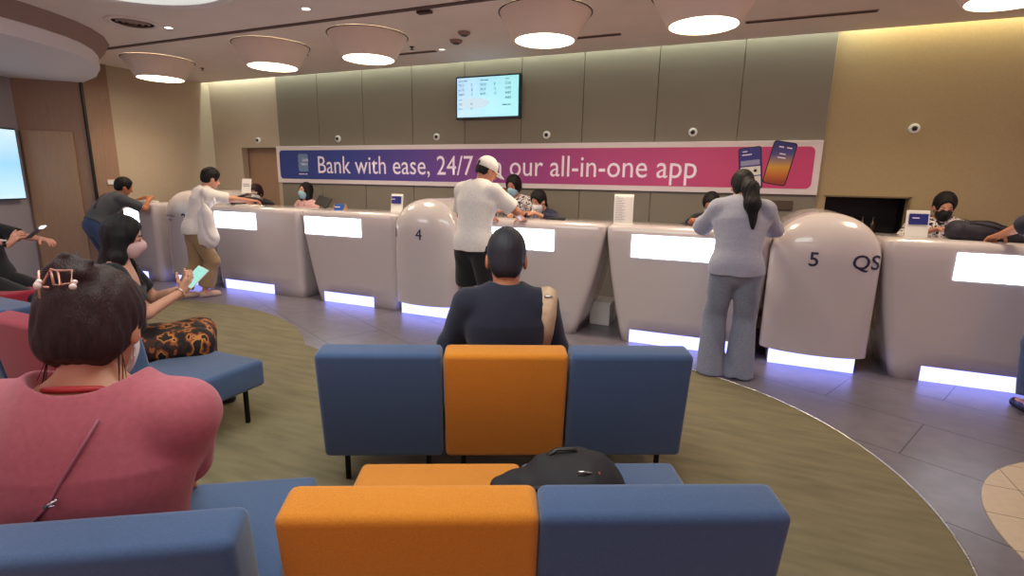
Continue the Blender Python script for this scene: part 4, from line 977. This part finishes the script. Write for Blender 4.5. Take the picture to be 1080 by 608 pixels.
bm = BM(); box(bm, (.06,.04,.055), (.04,.06,.012), M4=RZ(math.radians(30))@RY(math.radians(-38))); obj('screen', bm, emitmat('phone_white', (230,230,240), 1.2), t)

# 4 person at the far left counter
x, y = -7.98, 4.28
t = person_root('standing person in a grey polo and blue jeans leaning on the far left counter', x, y)
J = skeleton((x,y), -6, .84, lean=46, hp=-22, hy=-20, s=.99, b=1.05, RH=(-7.80,4.92,1.18), LH=(-8.05,4.95,1.18), RP=V3(.7,-.3,-.6), LF=(-8.1,4.25,.09), RF=(-7.86,4.18,.09), spread=.08)
build_body(J, t, M['skin2']); shirt(J, t, cl['polo'], e=.02, sleeve=.85, hem=-.02, sw=.026); trousers(J, t, cl['jeans'], e=.02); hair(J, t, M['hair'], 'short', vol=.014); shoes(J, t, M['dark'])
bm = BM(); bp_ = [settle(J.chest+J.r2*u+J.sd*v, torso(J,.02), -J.f2, .006) for u, v in ((-.10,.12),(-.04,.03),(.02,-.08),(.07,-.18))]; tube(bm, bp_, .010, 8, .5); obj('sling_strap', bm, M['dark'], t, True)

# 5 person in white shirt, khaki trousers
x, y = -6.17, 4.40
t = person_root('standing person in a white shirt and khaki trousers leaning on the counter beside pod 2', x, y)
J = skeleton((x,y), -20, .88, lean=22, hp=-22, hy=-5, s=1.0, b=.92, RH=(-5.83,5.10,1.21), LH=(-6.15,5.12,1.20), RP=V3(.8,-.4,-.5), LP=V3(-.8,0,-.6), LF=(-6.36,4.30,.09), RF=(-6.20,4.48,.09), spread=.085)
build_body(J, t, M['skinp']); shirt(J, t, cl['whitetee'], e=.022, sleeve=.80, hem=.05, sw=.032, amp=.006); trousers(J, t, cl['khaki'], e=.028, flare=.02, amp=.006, length=1.85); hair(J, t, M['hair'], 'short', vol=.015); shoes(J, t, mat('beige_shoe', (190,160,140), .6))
sh = J.SR
t = thing('tote_bag', 'white tote bag hanging from the shoulder of the person in khaki trousers', 'bag', (x+.26, y-.02, .70))
bag_mesh([cone((-.07,0,.09),(.08,0,.10), .09,.09,(V3(0,1,0),1.6),k=.03), cone((-.03,0,.10),(-.02,0,.36), .125,.095,(V3(0,1,0),1.9),k=.05), cone((.03,0,.10),(.03,0,.36), .125,.09,(V3(0,1,0),1.9),k=.05), cone((0,0,.3),(0,0,.47),.10,.03,(V3(0,1,0),1.8),k=.05)], .009, mat('white_nylon', (228,222,220), .45), t, disp=folds(.010, 34, 3))
bm = BM(); o_ = np.array((x+.26, y-.02, .70)); shw = np.array((x,y,0))+J.SR
tube(bm, [(-.04,0,.44), tuple((shw-o_)*.55+V3(-.02,-.05,.1)), tuple(shw-o_+V3(0,-.04,.075)), tuple(shw-o_+V3(.03,.03,.08)), tuple((shw-o_)*.6+V3(.07,.06,.14)), (.05,0,.44)], .012, 8, .4); obj('handle', bm, mat('white_nylon_strap', (222,216,214), .5), t, True)
t = thing('paper_sheet', 'white sheet of paper held up behind the left counter', 'paper', (-6.45, 5.45, 1.30), .2)
bm = BM(); box(bm, (0,0,.10), (.15,.003,.21), M4=RX(math.radians(-12))); obj('sheet', bm, M['paper'], t); bm = BM(); box(bm, (0,-.004,.13), (.10,.002,.008), M4=RX(math.radians(-12))); box(bm, (0,-.001,.10), (.10,.002,.008), M4=RX(math.radians(-12))); obj('printed_lines', bm, M['inkg'], t)

# 8 person with white cap
x, y = -2.32, 4.50
t = person_root('standing person in a white cap, white t-shirt and black shorts, from behind', x, y)
J = skeleton((x,y), -12, .95, lean=9, hp=-26, hy=-28, s=1.055, b=1.12, RH=(-2.00,4.93,1.17), LH=(-2.42,4.93,1.17), RP=V3(1,-.4,-.5), LP=V3(-1,-.3,-.6), LF=(x-.14,y-.02,.09), RF=(x+.12,y-.02,.09))
build_body(J, t, M['skin'], res=.010); shirt(J, t, cl['whitetee'], e=.024, sleeve=.78, hem=.07, sw=.034, res=.008, amp=.006); trousers(J, t, cl['shorts'], length=.92, flare=.03, e=.03, res=.009); hair(J, t, M['hair'], 'buzz', vol=.002); shoes(J, t, M['dark'])
s, H, c = J.s, J.H, J.head
s = J.hs; L = [ell(hat(0,-.012,.035), V3(.086,.104,.098)*s, H, k=.01), plane(hat(0,0,.012), H@V3(0,.05,-1)), ell(hat(0,-.112,.028), V3(.032,.02,.026)*s, H, k=.004, op='s'), cone(hat(-.045,-.088,.016), hat(.045,-.088,.016), .005, .005, k=.004),
     cone(hat(0,.085,.020), hat(0,.145,.006), .062, .046, (H[:,2],9.), k=.008)]
sdf_obj('cap', [(L, .004, None)], cl['whitetee'], t)

# 11 seated man in navy on the orange seat
x, y = -1.09, 2.49
t = person_root('seated man in a navy long sleeve top on the orange seat, from behind', x, y)
J = skeleton((x,y), 25, .415, lean=5, hp=-14, hy=-2, s=1.03, b=1.22, hs=1.36, LH=(x-.34,y+.22,.60), RH=(x+.06,y+.43,.60), LP=V3(-.4,-.35,-.9), RP=V3(.4,.0,-.9), LF=(x-.38,y+.58,.09), RF=(x-.08,y+.68,.09))
build_body(J, t, M['skin2'], res=.009, headres=.005)
shirt(J, t, cl['navy'], e=.018, sleeve=1.9, hem=.03, res=.0075, sw=.032, amp=.003, neck=.070); trousers(J, t, cl['black'], e=.02); hair(J, t, mat('short_hair', (28,24,36), .6, noise=.4, nscale=120, bump=.6, bscale=200), 'short', res=.005, vol=.003, amp=.0006); shoes(J, t, M['dark'])
tor = torso(J, .018)
bm = BM(); pp = [settle(J.chest+J.r2*.205+J.sd*v+J.f2*o, tor+[cone(J.SL,J.EL,.08,.08,k=.03),cone(J.SR,J.ER,.078,.078,k=.035)], nrm(-J.f2+J.sd*.9+J.r2*.3), .004) for v, o in ((-.16,0),(-.08,0),(0,0),(.08,.02),(.12,.06))]
tan = mat('tan_strap', (200,170,140), .7, noise=.1, nscale=50)
t2 = thing('shoulder_bag', 'cream strap of a bag over the right shoulder of the man in navy', 'bag', (x, y, 0))
bm = BM()
ring = []
for i, p in enumerate(pp):
    w = .036; ring.append([bm.verts.new(tuple(p-J.r2*w)), bm.verts.new(tuple(p+J.sd*.004-J.f2*.006)), bm.verts.new(tuple(p+J.r2*w-J.sd*.012))])
for a, b in zip(ring, ring[1:]):
    for k in range(2): bm.faces.new((a[k], a[k+1], b[k+1], b[k]))
o = obj('strap', bm, tan, t2, True); q = o.modifiers.new('s','SOLIDIFY'); q.thickness = .014; q.offset = 1
bm = BM(); tube(bm, [pp[3]-J.f2*.02-J.r2*.03, pp[3]-J.f2*.022+J.r2*.0, pp[3]-J.f2*.02+J.r2*.012], .005, 8); obj('buckle', bm, M['steel'], t2, True)

# 13 woman with ponytail
x, y = .045, 4.43
t = person_root('standing woman with a dark ponytail, grey t-shirt and wide pale jeans, from behind', x, y)
J = skeleton((x,y), 2, .90, lean=20, hp=-24, hy=8, s=1.0, b=1.06, LH=(-.24,4.98,1.18), RH=(.24,5.02,1.18), LP=V3(-.8,-.2,-.9), RP=V3(.8,-.1,-.9), LF=(-.075,4.43,.09), RF=(.14,4.45,.09), spread=.085)
build_body(J, t, M['skinp'], res=.010)
shirt(J, t, cl['greytee'], e=.028, sleeve=1.0, hem=.05, sw=.028, res=.008, amp=.006)
s = J.s; L = [cone(J.pel-J.r*.062, J.pel+J.r*.062, .135, .135, (J.f,1.12), k=.04), cone(J.pel, J.waist, .152, .14, (J.f,1.3), k=.04)]
for h, K, A in ((J.hipL,J.KL,J.AL),(J.hipR,J.KR,J.AR)): L += [cone(h, K, .105, .088, k=.018), cone(K, V3(A[0],A[1],.0), .088, .118, k=.02)]
L += [plane((0,0,.012),(0,0,-1)), plane(J.pel+J.sd*.06, J.sd)]
sdf_obj('trousers', [(L, .009, folds(.006, 24, 5))], cl['paleJ'], t); shoes(J, t, M['whitep'])
c, H = J.head, J.H
hair(J, t, M['hair'], 'tied', res=.005, vol=.012)
P0 = hat(.015,-.095,.01); L = [cone(P0, P0+V3(.03,-.10,-.06), .040, .060, k=.03), cone(P0+V3(.03,-.10,-.06), P0+V3(.055,-.17,-.18), .060, .055, k=.03), cone(P0+V3(.055,-.17,-.18), P0+V3(.075,-.20,-.36), .055, .012, k=.03)]
sdf_obj('ponytail', [(L, .005, strands(.003, 150))], M['hair'], t)

# 15 person at the right edge
x, y = 2.19, 4.55
t = person_root('person in a dark top cut by the right edge, forearm on the counter', x, y)
J = skeleton((x,y), 10, .93, lean=12, hp=-15, s=1.03, b=1.12, LH=(1.86,5.10,1.20), RH=(2.5,5.1,1.20), LP=V3(-1,-.4,-.1), LF=(x-.16,y+.0,.09), RF=(x+.14,y,.09))
build_body(J, t, M['skin']); shirt(J, t, cl['navy'], e=.02, sleeve=.95, sw=.03, res=.009); trousers(J, t, cl['jeans'], e=.03, flare=.015); hair(J, t, M['hair'], 'short'); shoes(J, t, M['dark'])

# ---- staff behind the counters
def stool(x, y, zt, label):
    t = thing('staff_stool', label, 'stool', (x, y, 0), 0)
    bm = BM(); lathe(bm, [(.0005,zt-.07),(.17,zt-.07),(.19,zt-.04),(.18,zt-.005),(.0005,zt)], n=28, cap=False); obj('seat', bm, M['dark'], t, True, 50)
    bm = BM(); lathe(bm, [(.03,.05),(.025,zt-.07)], n=16); obj('column', bm, M['darkmetal'], t, True, 50)
    bm = BM()
    for k in range(5): a = k*2*PI/5; tube(bm, [(0,0,.06),(.24*math.cos(a),.24*math.sin(a),.025)], .016, 8)
    obj('base', bm, M['darkmetal'], t, True)
def staff(label, x, y, top, face, shm, skinm, hs, maskm, hp=-10, hy=0, lean=8, LH=None, RH=None, s=.98, b=1., stand=False, hairm=None, sleeve=1.9, hr=0, extra=None, turn=0, vol=.012):
    t = person_root(label, x, y)
    seat = top-.87*s-.02 if not stand else .88
    pz = seat+.10*s if not stand else top-.80*s+lean*.002
    f = V3(-math.sin(math.radians(face)), math.cos(math.radians(face)), 0); r = V3(f[1], -f[0], 0)
    fl = (x, y, .0)
    lf = (x+f[0]*(.34 if not stand else .02)-r[0]*.1, y+f[1]*(.34 if not stand else .02)-r[1]*.1, .09+(.22 if not stand else 0)*0)
    rf = (lf[0]+r[0]*.2, lf[1]+r[1]*.2, lf[2])
    J = skeleton((x,y), face, pz, lean=lean, hp=hp, hy=hy, hr=hr, s=s, b=b, LH=LH, RH=RH, LF=lf, RF=rf, turn=turn)
    build_body(J, t, skinm, res=.012, headres=.005)
    shirt(J, t, shm, e=.018, sleeve=sleeve, hem=.03, res=.009, sw=.022)
    trousers(J, t, cl['dark'], res=.013); hair(J, t, hairm or M['hair'], hs, vol=vol); shoes(J, t, M['dark'], .009)
    if maskm: mask(J, t, maskm, .0045)
    if not stand: stool(x, y, seat, 'dark stool under the ' + ' '.join(label.split(',')[0].split()[:12]))
    return t, J
t, J = staff('seated staff member with dark hair behind the raised white sheet, in dark clothes', -6.78, 6.0, 1.43, 195, cl['dark'], M['skinp'], 'bobby', M['mask_w'], hp=-20, lean=10, LH=(-6.5,5.6,1.2), RH=(-6.9,5.58,1.2), hairm=M['hairb'])
t, J = staff('seated staff woman in a pale pink blouse with a pale blue mask', -5.86, 6.0, 1.45, 170, cl['pinkb'], M['skinp'], 'long', M['mask_b'], hp=4, lean=3, LH=(-5.6,5.65,1.0), RH=(-6.0,5.65,1.0), sleeve=.9)
bm = BM(); nbk = J.c7; tube(bm, [settle(nbk+J.r2*u-J.sd*v, torso(J,.018), J.f2, .004) for u, v in ((-.07,0),(-.045,.07),(-.01,.16),(.01,.16),(.045,.07),(.07,0))], .006, 6, .5); obj('lanyard', bm, mat('maroon_ribbon', (150,50,70), .6), t, True)
t, J = staff('standing staff member in a black and white patterned blouse and blue mask', -2.50, 6.06, 1.60, 176, flor, M['skin'], 'bobby', M['mask_b'], hp=-18, lean=12, stand=True, LH=(-2.2,5.62,1.18), RH=(-2.62,5.6,1.18), vol=.018)
t, J = staff('seated staff woman in a navy jacket and white mask, head tilted over papers', -2.05, 5.98, 1.47, 150, cl['navyj'], M['skinp'], 'tied', M['mask_w'], hp=-28, hy=10, lean=16, LH=(-1.98,5.45,1.17), RH=(-2.30,5.42,1.17))
t, J = staff('seated staff member in a dark jacket half hidden by the ponytail woman', -.20, 5.98, 1.49, 165, cl['dark'], M['skin'], 'tied', M['mask_b'], hp=-30, hy=5, lean=14, LH=(.0,5.5,1.17), RH=(-.4,5.5,1.17))
t, J = staff('seated staff woman in a black and white patterned blouse and black mask', 1.72, 6.0, 1.52, 178, flor, M['skinp'], 'tied', M['mask_k'], hp=-24, lean=8, LH=(1.95,5.6,1.17), RH=(1.55,5.6,1.17), b=1.1)
bm = BM(); tube(bm, [settle(J.c7+J.r2*u-J.sd*v, torso(J,.018), J.f2, .004) for u, v in ((-.075,-.01),(-.06,.05),(-.03,.10),(0,.115),(.03,.10),(.06,.05),(.075,-.01))], .006, 6, .5); obj('lanyard', bm, M['dark'], t, True)

# ------------------------------------------------------------------ light
def area(name, loc, size, e, col, rot=(0,0,0), sy=None):
    L = bpy.data.lights.new(name, 'AREA'); L.energy = e; L.color = col; L.size = size
    if sy: L.shape = 'RECTANGLE'; L.size_y = sy
    o = bpy.data.objects.new(name, L); C.objects.link(o); o.location = loc; o.rotation_euler = rot; return o
# cove along the top of the back wall
area('cove_light', (-3.9, 6.43, CE+.20), 10.0, 45, (.86,1.,.84), (math.radians(16),0,0), .04)
area('cove_light', (2.8, 6.43, CE+.20), 3.6, 18, (1.,.95,.62), (math.radians(16),0,0), .04)
# unseen fill lamps added overhead; the first brightens the seat tops
area('hall_fill', (-1.4, 1.3, CE-.03), 3.2, 66, (.90,1.,.95), (0,0,0), 1.4)
area('hall_fill', (-1.4, -1.6, CE-.03), 3.2, 25, (1.,.86,.80), (0,0,0), 1.4)
area('hall_fill', (-5.5, .8, CE-.35), 1.5, 34, (.95,.93,1.), (0,0,0), 1.5)
w = bpy.data.worlds.new('world'); bpy.context.scene.world = w; w.use_nodes = True
w.node_tree.nodes['Background'].inputs[0].default_value = (1.,.62,.66,1); w.node_tree.nodes['Background'].inputs[1].default_value = .52
